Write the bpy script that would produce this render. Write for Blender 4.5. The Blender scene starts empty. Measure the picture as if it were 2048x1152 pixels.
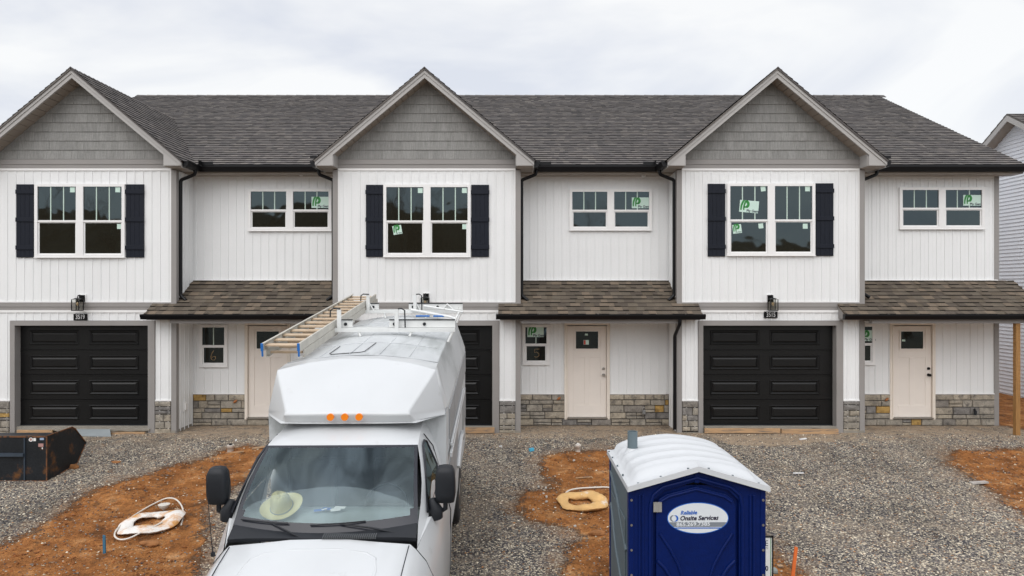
import bpy, math, random
import numpy as np
from mathutils import Vector, Matrix
R = math.radians
random.seed(7); rng = np.random.default_rng(7)
scene = bpy.context.scene
COL = scene.collection
# ---------------------------------------------------------------- camera
CAMZ = 3.0; FPX = 1365.0
cam_d = bpy.data.cameras.new('camera'); cam = bpy.data.objects.new('camera', cam_d); COL.objects.link(cam)
cam.location = (0, 0, CAMZ); cam.rotation_euler = (R(90), 0, 0)
cam_d.sensor_width = 36; cam_d.lens = FPX / 2048 * 36; cam_d.clip_end = 2000; cam_d.clip_start = 0.1
scene.camera = cam
# ---------------------------------------------------------------- view
scene.view_settings.view_transform = 'Standard'; scene.view_settings.look = 'None'
scene.view_settings.exposure = 0.16; scene.view_settings.gamma = 1
SUN_EL, SUN_AZ = 50, 200      # azimuth clockwise from +Y: behind the camera, a little left
# ---------------------------------------------------------------- world: overcast sky
W = bpy.data.worlds.new('World'); scene.world = W; W.use_nodes = True
nt = W.node_tree; nt.nodes.clear(); N = nt.nodes; L = nt.links
def nd(t, **k):
    n = N.new(t)
    for a, b in k.items(): setattr(n, a, b)
    return n
out = nd('ShaderNodeOutputWorld'); add = nd('ShaderNodeAddShader')
sky = nd('ShaderNodeTexSky', sky_type='NISHITA', sun_disc=False)
sky.sun_elevation = R(SUN_EL); sky.sun_rotation = R(SUN_AZ); sky.dust_density = 3
bg1 = nd('ShaderNodeBackground'); bg1.inputs[1].default_value = 0.02
bg2 = nd('ShaderNodeBackground'); bg2.inputs[1].default_value = 1.0
tc = nd('ShaderNodeTexCoord'); sep = nd('ShaderNodeSeparateXYZ')
L.new(tc.outputs['Generated'], sep.inputs[0])
zc = nd('ShaderNodeMath', operation='MAXIMUM'); zc.inputs[1].default_value = 0.0; L.new(sep.outputs[2], zc.inputs[0])
za = nd('ShaderNodeMath', operation='ADD'); za.inputs[1].default_value = 0.30; L.new(zc.outputs[0], za.inputs[0])
dx = nd('ShaderNodeMath', operation='DIVIDE'); L.new(sep.outputs[0], dx.inputs[0]); L.new(za.outputs[0], dx.inputs[1])
dy = nd('ShaderNodeMath', operation='DIVIDE'); L.new(sep.outputs[1], dy.inputs[0]); L.new(za.outputs[0], dy.inputs[1])
cb = nd('ShaderNodeCombineXYZ'); L.new(dx.outputs[0], cb.inputs[0]); L.new(dy.outputs[0], cb.inputs[1])
cb.inputs[2].default_value = 3.7
n1 = nd('ShaderNodeTexNoise'); n1.inputs['Scale'].default_value = 1.7; n1.inputs['Detail'].default_value = 5
n1.inputs['Roughness'].default_value = 0.5; n1.inputs['Distortion'].default_value = 0.6
mp1 = nd('ShaderNodeMapping'); mp1.inputs['Location'].default_value = (0.46, 0.17, 0); L.new(cb.outputs[0], mp1.inputs[0]); L.new(mp1.outputs[0], n1.inputs['Vector'])
rp = nd('ShaderNodeValToRGB'); rp.color_ramp.elements[0].position = 0.38; rp.color_ramp.elements[1].position = 0.60
rp.color_ramp.elements[0].color = (0.62, 0.64, 0.69, 1); rp.color_ramp.elements[1].color = (0.815, 0.812, 0.80, 1)
L.new(n1.outputs['Fac'], rp.inputs[0])
# overcast skies are brighter overhead than at the horizon
gr = nd('ShaderNodeMapRange'); gr.inputs[1].default_value = 0.38; gr.inputs[2].default_value = 0.95
gr.inputs[3].default_value = 1.0; gr.inputs[4].default_value = 1.45; L.new(sep.outputs[2], gr.inputs[0])
# and brighter on the sun's side
sd = nd('ShaderNodeMapRange'); sd.inputs[1].default_value = 0.35; sd.inputs[2].default_value = -0.9
sd.inputs[3].default_value = 1.0; sd.inputs[4].default_value = 1.7; L.new(sep.outputs[1], sd.inputs[0])
mu = nd('ShaderNodeMath', operation='MULTIPLY'); L.new(gr.outputs[0], mu.inputs[0]); L.new(sd.outputs[0], mu.inputs[1])
n2 = nd('ShaderNodeTexNoise'); n2.inputs['Scale'].default_value = 3.2; n2.inputs['Detail'].default_value = 6; n2.inputs['Distortion'].default_value = 0.8
mp2 = nd('ShaderNodeMapping'); mp2.inputs['Scale'].default_value = (2.6, 0.7, 1); L.new(cb.outputs[0], mp2.inputs[0]); L.new(mp2.outputs[0], n2.inputs['Vector'])
m2 = nd('ShaderNodeMapRange'); m2.inputs[1].default_value = 0.36; m2.inputs[2].default_value = 0.62; m2.inputs[3].default_value = 0.45; m2.inputs[4].default_value = 1.35; L.new(n2.outputs['Fac'], m2.inputs[0])
e2 = nd('ShaderNodeMapRange'); e2.inputs[1].default_value = 0.40; e2.inputs[2].default_value = 0.60; L.new(sep.outputs[2], e2.inputs[0])
x2 = nd('ShaderNodeMix', data_type='FLOAT'); L.new(e2.outputs[0], x2.inputs[0]); x2.inputs[2].default_value = 1.0; L.new(m2.outputs[0], x2.inputs[3])
mu2 = nd('ShaderNodeMath', operation='MULTIPLY'); L.new(mu.outputs[0], mu2.inputs[0]); L.new(x2.outputs[0], mu2.inputs[1])
vm = nd('ShaderNodeVectorMath', operation='SCALE'); L.new(rp.outputs[0], vm.inputs[0]); L.new(mu2.outputs[0], vm.inputs[3])
L.new(sky.outputs[0], bg1.inputs[0]); L.new(vm.outputs[0], bg2.inputs[0])
L.new(bg1.outputs[0], add.inputs[0]); L.new(bg2.outputs[0], add.inputs[1]); L.new(add.outputs[0], out.inputs[0])
# ---------------------------------------------------------------- sun (veiled)
sl = bpy.data.lights.new('sun', 'SUN'); sl.energy = 0.9; sl.angle = R(55); sl.color = (1, 0.985, 0.96)
so = bpy.data.objects.new('sun', sl); COL.objects.link(so)
_a, _e = R(SUN_AZ), R(SUN_EL)
sdir = Vector((math.sin(_a) * math.cos(_e), math.cos(_a) * math.cos(_e), math.sin(_e)))
so.rotation_euler = sdir.to_track_quat('Z', 'Y').to_euler(); so.location = (0, -5, 20)

# ================================================================ helpers
def hexl(r, g, b):
    f = lambda c: (c / 255 / 12.92) if c / 255 <= 0.04045 else ((c / 255 + 0.055) / 1.055) ** 2.4
    return (f(r), f(g), f(b))
def pmat(name, col, rough=0.5, metal=0.0, var=0.08, vscale=3.0, bump=0.0, bscale=60.0, island=0.0,
         spec=0.5, stretch=None, fine=0.0, fscale=150.0, ramp=None, coat=0.0, stain=None, stain_scale=4, stain_lo=0.56, stain_hi=0.66):
    m = bpy.data.materials.new(name); m.use_nodes = True; t = m.node_tree; b = t.nodes['Principled BSDF']
    l = t.links
    def n(k, **kw):
        x = t.nodes.new(k)
        for a, v in kw.items(): setattr(x, a, v)
        return x
    co = n('ShaderNodeTexCoord'); mp = n('ShaderNodeMapping'); l.new(co.outputs['Object'], mp.inputs[0])
    if stretch: mp.inputs['Scale'].default_value = stretch
    cur = n('ShaderNodeRGB'); cur.outputs[0].default_value = (*col, 1); c = cur.outputs[0]
    if ramp:
        g = n('ShaderNodeNewGeometry'); rr = n('ShaderNodeValToRGB'); rr.color_ramp.interpolation = 'CONSTANT' if ramp[0] else 'LINEAR'
        els = rr.color_ramp.elements; cs = ramp[1]
        while len(els) < len(cs): els.new(0.5)
        for e, (p, cc) in zip(els, cs): e.position = p; e.color = (*cc, 1)
        l.new(g.outputs['Random Per Island'], rr.inputs[0]); c = rr.outputs[0]
    def mul(c, fac_out, lo, hi):
        mr = n('ShaderNodeMapRange'); mr.inputs[1].default_value = 0.25; mr.inputs[2].default_value = 0.75
        mr.inputs[3].default_value = lo; mr.inputs[4].default_value = hi; l.new(fac_out, mr.inputs[0])
        v = n('ShaderNodeVectorMath', operation='SCALE'); l.new(c, v.inputs[0]); l.new(mr.outputs[0], v.inputs[3]); return v.outputs[0]
    if var:
        x = n('ShaderNodeTexNoise'); x.inputs['Scale'].default_value = vscale; x.inputs['Detail'].default_value = 5
        l.new(mp.outputs[0], x.inputs['Vector']); c = mul(c, x.outputs['Fac'], 1 - var, 1 + var)
    if fine:
        x = n('ShaderNodeTexNoise'); x.inputs['Scale'].default_value = fscale; x.inputs['Detail'].default_value = 2
        l.new(mp.outputs[0], x.inputs['Vector']); c = mul(c, x.outputs['Fac'], 1 - fine, 1 + fine)
    if island:
        g = n('ShaderNodeNewGeometry'); mr = n('ShaderNodeMapRange'); mr.inputs[3].default_value = 1 - island; mr.inputs[4].default_value = 1 + island
        l.new(g.outputs['Random Per Island'], mr.inputs[0])
        v = n('ShaderNodeVectorMath', operation='SCALE'); l.new(c, v.inputs[0]); l.new(mr.outputs[0], v.inputs[3]); c = v.outputs[0]
    if stain:
        x = n('ShaderNodeTexNoise'); x.inputs['Scale'].default_value = stain_scale; x.inputs['Detail'].default_value = 8; x.inputs['Roughness'].default_value = 0.65
        l.new(mp.outputs[0], x.inputs['Vector'])
        mr = n('ShaderNodeMapRange'); mr.inputs[1].default_value = stain_lo; mr.inputs[2].default_value = stain_hi; l.new(x.outputs['Fac'], mr.inputs[0])
        mx = n('ShaderNodeMix', data_type='RGBA'); l.new(mr.outputs[0], mx.inputs[0]); l.new(c, mx.inputs[6]); mx.inputs[7].default_value = (*stain, 1); c = mx.outputs[2]
    l.new(c, b.inputs['Base Color'])
    b.inputs['Roughness'].default_value = rough; b.inputs['Metallic'].default_value = metal
    b.inputs['Specular IOR Level'].default_value = spec
    if coat: b.inputs['Coat Weight'].default_value = coat; b.inputs['Coat Roughness'].default_value = 0.08
    if bump:
        x = n('ShaderNodeTexNoise'); x.inputs['Scale'].default_value = bscale; x.inputs['Detail'].default_value = 4
        l.new(mp.outputs[0], x.inputs['Vector']); bp = n('ShaderNodeBump'); bp.inputs['Strength'].default_value = 1; bp.inputs['Distance'].default_value = bump
        l.new(x.outputs['Fac'], bp.inputs['Height']); l.new(bp.outputs[0], b.inputs['Normal'])
    return m
def glassmat(name, tint, trans, ior=1.6, rough=0.03, gcol=(0.85, 0.93, 0.97)):
    """pane: partly see-through, with its Fresnel reflection"""
    m = bpy.data.materials.new(name); m.use_nodes = True; t = m.node_tree; t.nodes.clear(); l = t.links
    o = t.nodes.new('ShaderNodeOutputMaterial'); mx = t.nodes.new('ShaderNodeMixShader'); fr = t.nodes.new('ShaderNodeFresnel'); fr.inputs[0].default_value = ior
    gl = t.nodes.new('ShaderNodeBsdfGlossy'); gl.inputs['Roughness'].default_value = rough; gl.inputs[0].default_value = (*gcol, 1)
    if trans:
        tr = t.nodes.new('ShaderNodeBsdfTransparent'); tr.inputs[0].default_value = (*tint, 1)
    else:
        tr = t.nodes.new('ShaderNodeBsdfDiffuse'); tr.inputs[0].default_value = (*tint, 1)
    tcx = t.nodes.new('ShaderNodeTexCoord'); no = t.nodes.new('ShaderNodeTexNoise'); no.inputs['Scale'].default_value = 1.6
    bp = t.nodes.new('ShaderNodeBump'); bp.inputs['Distance'].default_value = 0.004; l.new(tcx.outputs['Object'], no.inputs['Vector'])
    l.new(no.outputs['Fac'], bp.inputs['Height']); l.new(bp.outputs[0], gl.inputs['Normal'])
    l.new(fr.outputs[0], mx.inputs[0]); l.new(tr.outputs[0], mx.inputs[1]); l.new(gl.outputs[0], mx.inputs[2]); l.new(mx.outputs[0], o.inputs[0])
    return m

class MB:
    def __init__(s): s.v = []; s.f = []; s.m = []; s.smooth = []
    def add(s, vs, fs, mi=0, sm=False):
        b = len(s.v); s.v += [tuple(p) for p in vs]
        for f in fs: s.f.append(tuple(b + i for i in f)); s.m.append(mi); s.smooth.append(sm)
        return s
    def box(s, x0, x1, y0, y1, z0, z1, mi=0):
        if x0 > x1: x0, x1 = x1, x0
        if y0 > y1: y0, y1 = y1, y0
        if z0 > z1: z0, z1 = z1, z0
        return s.add([(x0,y0,z0),(x1,y0,z0),(x1,y1,z0),(x0,y1,z0),(x0,y0,z1),(x1,y0,z1),(x1,y1,z1),(x0,y1,z1)],
                     [(0,3,2,1),(4,5,6,7),(0,1,5,4),(1,2,6,5),(2,3,7,6),(3,0,4,7)], mi)
    def hexa(s, p, mi=0):       # 8 points: bottom 4 ccw, top 4 ccw
        return s.add(p, [(0,3,2,1),(4,5,6,7),(0,1,5,4),(1,2,6,5),(2,3,7,6),(3,0,4,7)], mi)
    def quad(s, a, b, c, d, mi=0): return s.add([a,b,c,d], [(0,1,2,3)], mi)
    def prism_y(s, poly, y0, y1, mi=0):   # poly of (x,z)
        n = len(poly)
        a = sum(poly[i][0]*poly[(i+1)%n][1]-poly[(i+1)%n][0]*poly[i][1] for i in range(n))
        if a < 0: poly = poly[::-1]
        if y0 > y1: y0, y1 = y1, y0
        vs = [(x,y0,z) for x,z in poly] + [(x,y1,z) for x,z in poly]
        fs = [tuple(range(n)), tuple(range(2*n-1, n-1, -1))] + [(i, i+n, (i+1)%n+n, (i+1)%n) for i in range(n)]
        return s.add(vs, fs, mi)
    def prism_x(s, poly, x0, x1, mi=0):   # poly of (y,z)
        n = len(poly)
        a = sum(poly[i][0]*poly[(i+1)%n][1]-poly[(i+1)%n][0]*poly[i][1] for i in range(n))
        if a > 0: poly = poly[::-1]
        if x0 > x1: x0, x1 = x1, x0
        vs = [(x0,y,z) for y,z in poly] + [(x1,y,z) for y,z in poly]
        fs = [tuple(range(n)), tuple(range(2*n-1, n-1, -1))] + [(i, i+n, (i+1)%n+n, (i+1)%n) for i in range(n)]
        return s.add(vs, fs, mi)
    def tube(s, pts, r, n=10, mi=0, closed=False, caps=True, sm=True, flat=1.0):
        pts = [Vector(p) for p in pts]; k = len(pts); rs = r if isinstance(r, (list, tuple)) else [r]*k
        vs = []; up = None
        for i, p in enumerate(pts):
            a = pts[(i-1) % k] if (closed or i > 0) else p; b = pts[(i+1) % k] if (closed or i < k-1) else p
            d = (b - a).normalized()
            if up is None:
                up = Vector((0,0,1)) if abs(d.z) < 0.9 else Vector((0,1,0))
            u = (up - d*up.dot(d)).normalized(); w = d.cross(u); up = u
            for j in range(n):
                t = 2*math.pi*j/n; vs.append(p + u*(math.cos(t)*rs[i]*flat) + w*(math.sin(t)*rs[i]))
        fs = []
        for i in range(k if closed else k-1):
            for j in range(n):
                fs.append((i*n+j, i*n+(j+1)%n, ((i+1)%k)*n+(j+1)%n, ((i+1)%k)*n+j))
        s.add(vs, fs, mi, sm)
        if caps and not closed:
            s.add([vs[j] for j in range(n)], [tuple(range(n-1,-1,-1))], mi)
            s.add([vs[(k-1)*n+j] for j in range(n)], [tuple(range(n))], mi)
        return s
    def cyl(s, a, b, r, n=16, mi=0, r2=None): return s.tube([a, b], [r, r if r2 is None else r2], n, mi)
    def grid(s, P, mi=0, sm=True, flip=False):   # P[i][j] points
        a, b = len(P), len(P[0]); vs = [p for row in P for p in row]
        fs = [(i*b+j, i*b+j+1, (i+1)*b+j+1, (i+1)*b+j) for i in range(a-1) for j in range(b-1)]
        if flip: fs = [f[::-1] for f in fs]
        return s.add(vs, fs, mi, sm)
    def geo(s, g, fn, mi=0):
        return s.add([fn(*p) for p in g[0]], g[1], mi)
    def build(s, name, mats, parent=None, bevel=0, smooth_angle=None, weld=False):
        if not isinstance(mats, (list, tuple)): mats = [mats]
        off = Vector((0,0,0))
        if parent is not None and parent.get('_w') is not None: off = Vector(parent['_w'])
        me = bpy.data.meshes.new(name)
        me.from_pydata([tuple(Vector(p) - off) for p in s.v], [], s.f)
        for m in mats: me.materials.append(m)
        me.polygons.foreach_set('material_index', s.m)
        me.polygons.foreach_set('use_smooth', s.smooth)
        me.update(); me.validate()
        o = bpy.data.objects.new(name, me); COL.objects.link(o)
        if parent is not None:
            o.parent = parent; o['_w'] = tuple(off)
        if weld:
            w = o.modifiers.new('weld', 'WELD'); w.merge_threshold = 0.0005
        if bevel:
            bm = o.modifiers.new('bevel', 'BEVEL'); bm.width = bevel; bm.segments = 2; bm.limit_method = 'ANGLE'; bm.angle_limit = R(35)
        return o
ALLTH = []
def tag(o, label=None, cat=None, group=None, kind=None):
    if label: o['label'] = label
    if cat: o['category'] = cat
    if group: o['group'] = group
    if kind: o['kind'] = kind
    return o
def thing(name, label, cat, loc, group=None, rot=None, local=False):
    o = bpy.data.objects.new(name, None); COL.objects.link(o); o.location = loc; o.empty_display_size = 0.2
    if rot: o.rotation_euler = rot
    o['_w'] = (0,0,0) if local else tuple(loc)
    return tag(o, label, cat, group)
def textgeo(s, size, bold=0.0, shear=0.0, sx=1.0, align='CENTER'):
    cu = bpy.data.curves.new('t', 'FONT'); cu.body = s; cu.size = size; cu.offset = bold; cu.shear = shear
    cu.align_x = align; cu.align_y = 'CENTER'; cu.resolution_u = 3
    o = bpy.data.objects.new('t', cu); COL.objects.link(o); bpy.context.view_layer.update()
    me = o.to_mesh(); g = ([(v.co.x*sx, v.co.y, 0) for v in me.vertices], [tuple(p.vertices) for p in me.polygons])
    o.to_mesh_clear(); bpy.data.objects.remove(o); bpy.data.curves.remove(cu); return g
F, RC, GF = 14.3, 15.07, 13.95        # front wall, recessed wall, rake board distances
def X(px, D): return (px - 1024) * D / FPX
def Z(py, D): return CAMZ + (576 - py) * D / FPX
def gz(y):                             # ground height along the slope
    if y > 14.0: return -0.03
    if y < -6: return -1.52
    return -0.7 + 0.075 * (y - 5) - (0.0)
def gp(px, py, dz=0.0):               # a spot on the ground as seen in the photo
    D = 4.075 / ((py - 576) / FPX + 0.075); D = min(D, 15.0)
    return Vector((X(px, D), D, gz(D) + dz))

# ================================================================ materials
M = {}
M['siding'] = pmat('white_vinyl', (0.775, 0.778, 0.775), 0.42, var=0.03, vscale=1.2, fine=0.015, fscale=30)
M['lap'] = pmat('white_lap_vinyl', (0.74, 0.76, 0.80), 0.45, var=0.03, vscale=1.0)
M['vinyl'] = pmat('white_window_vinyl', (0.80, 0.79, 0.78), 0.35, var=0.02)
M['taupe'] = pmat('taupe_trim', hexl(143, 139, 136), 0.5, var=0.05, vscale=2, fine=0.03, fscale=60)
M['fascia'] = pmat('pale_taupe_fascia', hexl(168, 165, 162), 0.45, var=0.04, vscale=2)
M['soffit'] = pmat('soffit_vinyl', hexl(150, 140, 130), 0.55, var=0.05)
M['shake'] = pmat('grey_shake', hexl(133, 132, 129), 0.6, var=0.22, vscale=9, stretch=(6, 6, 0.45), fine=0.22, fscale=55, island=0.09, bump=0.004, bscale=40)
def shingle_ramp(cols):
    return (True, [(i/len(cols), c) for i, c in enumerate(cols)])
M['roof'] = pmat('weathered_shingle', (0.1,0.1,0.1), 0.9, var=0.12, vscale=0.8, fine=0.30, fscale=90, spec=0.2,
   ramp=shingle_ramp([hexl(94,90,88), hexl(102,97,94), hexl(87,84,83), hexl(97,93,91), hexl(109,104,100), hexl(91,87,86), hexl(97,93,91)]))
M['porch_roof'] = pmat('brown_shingle', (0.1,0.1,0.1), 0.9, var=0.10, vscale=1.5, fine=0.28, fscale=90, spec=0.2,
   ramp=shingle_ramp([hexl(90,81,70), hexl(99,90,79), hexl(82,74,66), hexl(93,84,74), hexl(110,98,85), hexl(87,79,70), hexl(95,87,77)]))
M['asphalt_shadow'] = pmat('asphalt_edge_shadow', (0.012,0.012,0.013), 0.9, var=0.2, spec=0.1)  # cut asphalt edge, near black so it also paints each course's shadow line
M['black'] = pmat('black_metal', (0.005, 0.005, 0.006), 0.35, var=0.1, spec=0.25)
M['garage'] = pmat('black_door_steel', (0.005, 0.005, 0.0052), 0.36, var=0.15, vscale=2, spec=0.35, bump=0.0006, bscale=200)
M['shutter'] = pmat('charcoal_shutter', hexl(24, 28, 38), 0.5, var=0.1, spec=0.2, stretch=(8,8,0.6), bump=0.001, bscale=50)
M['primer'] = pmat('primed_door', hexl(228, 219, 210), 0.5, var=0.04, vscale=2)
M['primer_trim'] = pmat('primed_trim', hexl(226, 216, 204), 0.55, var=0.05, stain=(0.42,0.18,0.07), stain_scale=7, stain_lo=0.70, stain_hi=0.73)
M['glass'] = glassmat('dark_window_glass', (0.017, 0.014, 0.009), False, 1.75, gcol=(0.47, 0.66, 0.76))
M['muntin'] = pmat('pale_muntin', hexl(190, 208, 196), 0.4, var=0.02)
M['card'] = pmat('sticker_card', hexl(196, 220, 208), 0.6, var=0.03)
M['green'] = pmat('sticker_green', (0.02, 0.22, 0.035), 0.5, var=0.05)
M['ink'] = pmat('ink', (0.02, 0.02, 0.05), 0.5, var=0.0)
M['marker'] = pmat('marker_orange', (0.75, 0.47, 0.22), 0.5, var=0.0)
M['stone'] = pmat('stone_veneer', (0.2,0.2,0.2), 0.85, var=0.30, vscale=9, fine=0.22, fscale=45, bump=0.012, bscale=18, spec=0.3,
   ramp=(True, [(0, hexl(150,141,127)), (0.2, hexl(126,120,113)), (0.4, hexl(162,152,136)), (0.6, hexl(122,118,114)), (0.76, hexl(148,141,130))]),
   stain=(0.075,0.070,0.066), stain_scale=6, stain_lo=0.55, stain_hi=0.72)
M['amber_stone'] = pmat('amber_stone', hexl(158,128,76), 0.85, var=0.25, vscale=12, fine=0.2, fscale=45, island=0.2, bump=0.01, bscale=18, spec=0.3, stain=(0.12,0.07,0.03), stain_scale=7, stain_lo=0.56, stain_hi=0.7)
M['mortar'] = pmat('mortar', hexl(78, 75, 72), 0.9, var=0.15)
M['concrete'] = pmat('concrete', hexl(140, 134, 124), 0.9, var=0.15, vscale=4, bump=0.005, bscale=30)
M['wood'] = pmat('raw_lumber', hexl(176, 142, 106), 0.75, stain=hexl(120,108,96), stain_scale=6, stain_lo=0.5, stain_hi=0.62, var=0.15, vscale=5, stretch=(0.5, 6, 6), fine=0.1, fscale=20)
M['post'] = pmat('treated_post', hexl(150, 110, 62), 0.75, var=0.25, vscale=6, stretch=(8, 8, 0.6))
M['silver'] = pmat('satin_nickel', (0.5,0.49,0.47), 0.3, metal=1.0)
M['digits'] = pmat('silver_digits', (0.62,0.62,0.62), 0.4)
M['lamp_glass'] = glassmat('seeded_glass', (0.9,0.9,0.88), True, 1.45)
M['bulb'] = pmat('amber_bulb', (0.7,0.5,0.3), 0.2)
M['paint'] = pmat('white_truck_paint', (0.56, 0.575, 0.585), 0.3, var=0.03, vscale=2, coat=0.35, stain=(0.42,0.42,0.41), stain_scale=5, stain_lo=0.64, stain_hi=0.85)
M['roofpaint'] = pmat('weathered_fibreglass', (0.54, 0.56, 0.57), 0.42, var=0.07, vscale=2.5, stretch=(2,0.5,1), stain=(0.36,0.38,0.38), stain_scale=1.3, stain_lo=0.50, stain_hi=0.66)
M['alu'] = pmat('white_aluminium', (0.70, 0.71, 0.70), 0.45, var=0.06, vscale=6, stain=(0.25,0.23,0.2), stain_scale=12, stain_lo=0.66, stain_hi=0.74)
M['sidepanel'] = pmat('side_panel_shade_grey', (0.30, 0.31, 0.32), 0.45, var=0.08, bump=0.001, bscale=80)  # white aluminium side doors coloured grey for the shade along the flank
M['rubber'] = pmat('black_plastic', (0.012, 0.014, 0.018), 0.5, spec=0.35, var=0.15, vscale=4, bump=0.0008, bscale=200)
M['tyre'] = pmat('tyre_rubber', (0.02,0.02,0.02), 0.8, var=0.2)
M['frit'] = pmat('windshield_frit', (0.012, 0.014, 0.022), 0.25, var=0.05)
M['wglass'] = glassmat('windshield_glass', (0.86, 0.91, 0.90), True, 1.8, gcol=(0.72, 0.90, 0.97))
M['amber'] = pmat('amber_lens', (0.85, 0.22, 0.01), 0.2, var=0.05)
M['dash'] = pmat('dash_vinyl', hexl(140, 150, 150), 0.7, var=0.08)  # pale grey-cyan carries the sky reflection over the dash in its colour
M['cabin'] = pmat('cabin_trim', (0.035,0.04,0.045), 0.8)
M['seat'] = pmat('seat_cloth', (0.10,0.10,0.11), 0.9, var=0.15)
M['fibre'] = pmat('ladder_rail', hexl(186, 182, 172), 0.5, var=0.10, vscale=8, stain=(0.12,0.11,0.1), stain_scale=22, stain_lo=0.66, stain_hi=0.72)
M['rung'] = pmat('dusty_rung', hexl(188, 166, 140), 0.6, var=0.12, vscale=10)
M['blueplastic'] = pmat('blue_plastic_foot', (0.01, 0.13, 0.42), 0.5)
M['straw'] = pmat('straw', hexl(206, 196, 146), 0.8, var=0.08, vscale=10, bump=0.002, bscale=120)
M['hatband'] = pmat('hat_cord', hexl(120,130,140), 0.7)
M['paper_blue'] = pmat('blue_paper', (0.03, 0.12, 0.45), 0.6); M['paper'] = pmat('white_paper', (0.8,0.8,0.78), 0.7)
M['potty'] = pmat('navy_plastic', (0.0004, 0.0095, 0.085), 0.40, spec=0.18, fine=0.10, fscale=25, var=0.08, vscale=3, bump=0.0015, bscale=60)
M['potty_grey'] = pmat('grey_plastic', hexl(84, 96, 102), 0.5, var=0.08, vscale=3, bump=0.001, bscale=60)
M['potty_roof'] = pmat('white_plastic', (0.56, 0.575, 0.59), 0.4, var=0.04, vscale=2.5, stain=(0.5,0.52,0.54), stain_scale=3, stain_lo=0.6, stain_hi=0.8)
M['pvc_grey'] = pmat('grey_pvc', hexl(96, 110, 116), 0.45)
M['decal_white'] = pmat('decal_white', (0.66, 0.69, 0.72), 0.4, var=0.02)
M['decal_blue'] = pmat('decal_blue', (0.01, 0.11, 0.48), 0.4, var=0.02)
M['decal_grey'] = pmat('decal_grey', (0.20, 0.22, 0.25), 0.4, var=0.02)
M['decal_dark'] = pmat('decal_dark', (0.02, 0.015, 0.04), 0.4, var=0.0)
M['steel_bucket'] = pmat('rusty_black_steel', (0.012, 0.014, 0.017), 0.5, spec=0.3, var=0.3, vscale=3, fine=0.3, fscale=30,
   stain=(0.13, 0.055, 0.018), stain_scale=3.2, stain_lo=0.56, stain_hi=0.68, bump=0.002, bscale=20)
M['rust'] = pmat('rusty_edge', (0.16, 0.065, 0.025), 0.85, var=0.4, vscale=9, stain=(0.02,0.02,0.02), stain_scale=10, stain_lo=0.5, stain_hi=0.6)
M['pvc'] = pmat('white_pvc', (0.66, 0.62, 0.56), 0.4, var=0.06, vscale=5, stain=(0.45,0.25,0.12), stain_scale=5, stain_lo=0.66, stain_hi=0.8)
M['muddy'] = pmat('muddy_white_plastic', (0.72, 0.69, 0.65), 0.65, var=0.08, vscale=6, stain=(0.55,0.27,0.08), stain_scale=3.0, stain_lo=0.50, stain_hi=0.62, bump=0.01, bscale=14)
M['muddier'] = pmat('mud_caked_foam', (0.62, 0.38, 0.15), 0.8, var=0.15, vscale=6, stain=(0.70,0.64,0.58), stain_scale=4.0, stain_lo=0.60, stain_hi=0.70, bump=0.012, bscale=14)
M['orange'] = pmat('orange_stake', (0.75, 0.16, 0.03), 0.7, var=0.15, vscale=9)
M['bluestake'] = pmat('blue_stake', (0.04, 0.15, 0.25), 0.7, var=0.15)
M['clay'] = pmat('clay', (0.30, 0.13, 0.045), 0.95, var=0.3, vscale=8, bump=0.01, bscale=20)
M['bark'] = pmat('bark', (0.035, 0.03, 0.025), 0.9, var=0.2)
M['felt'] = pmat('grey_felt_strip', hexl(140, 146, 148), 0.6, var=0.1)
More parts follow.
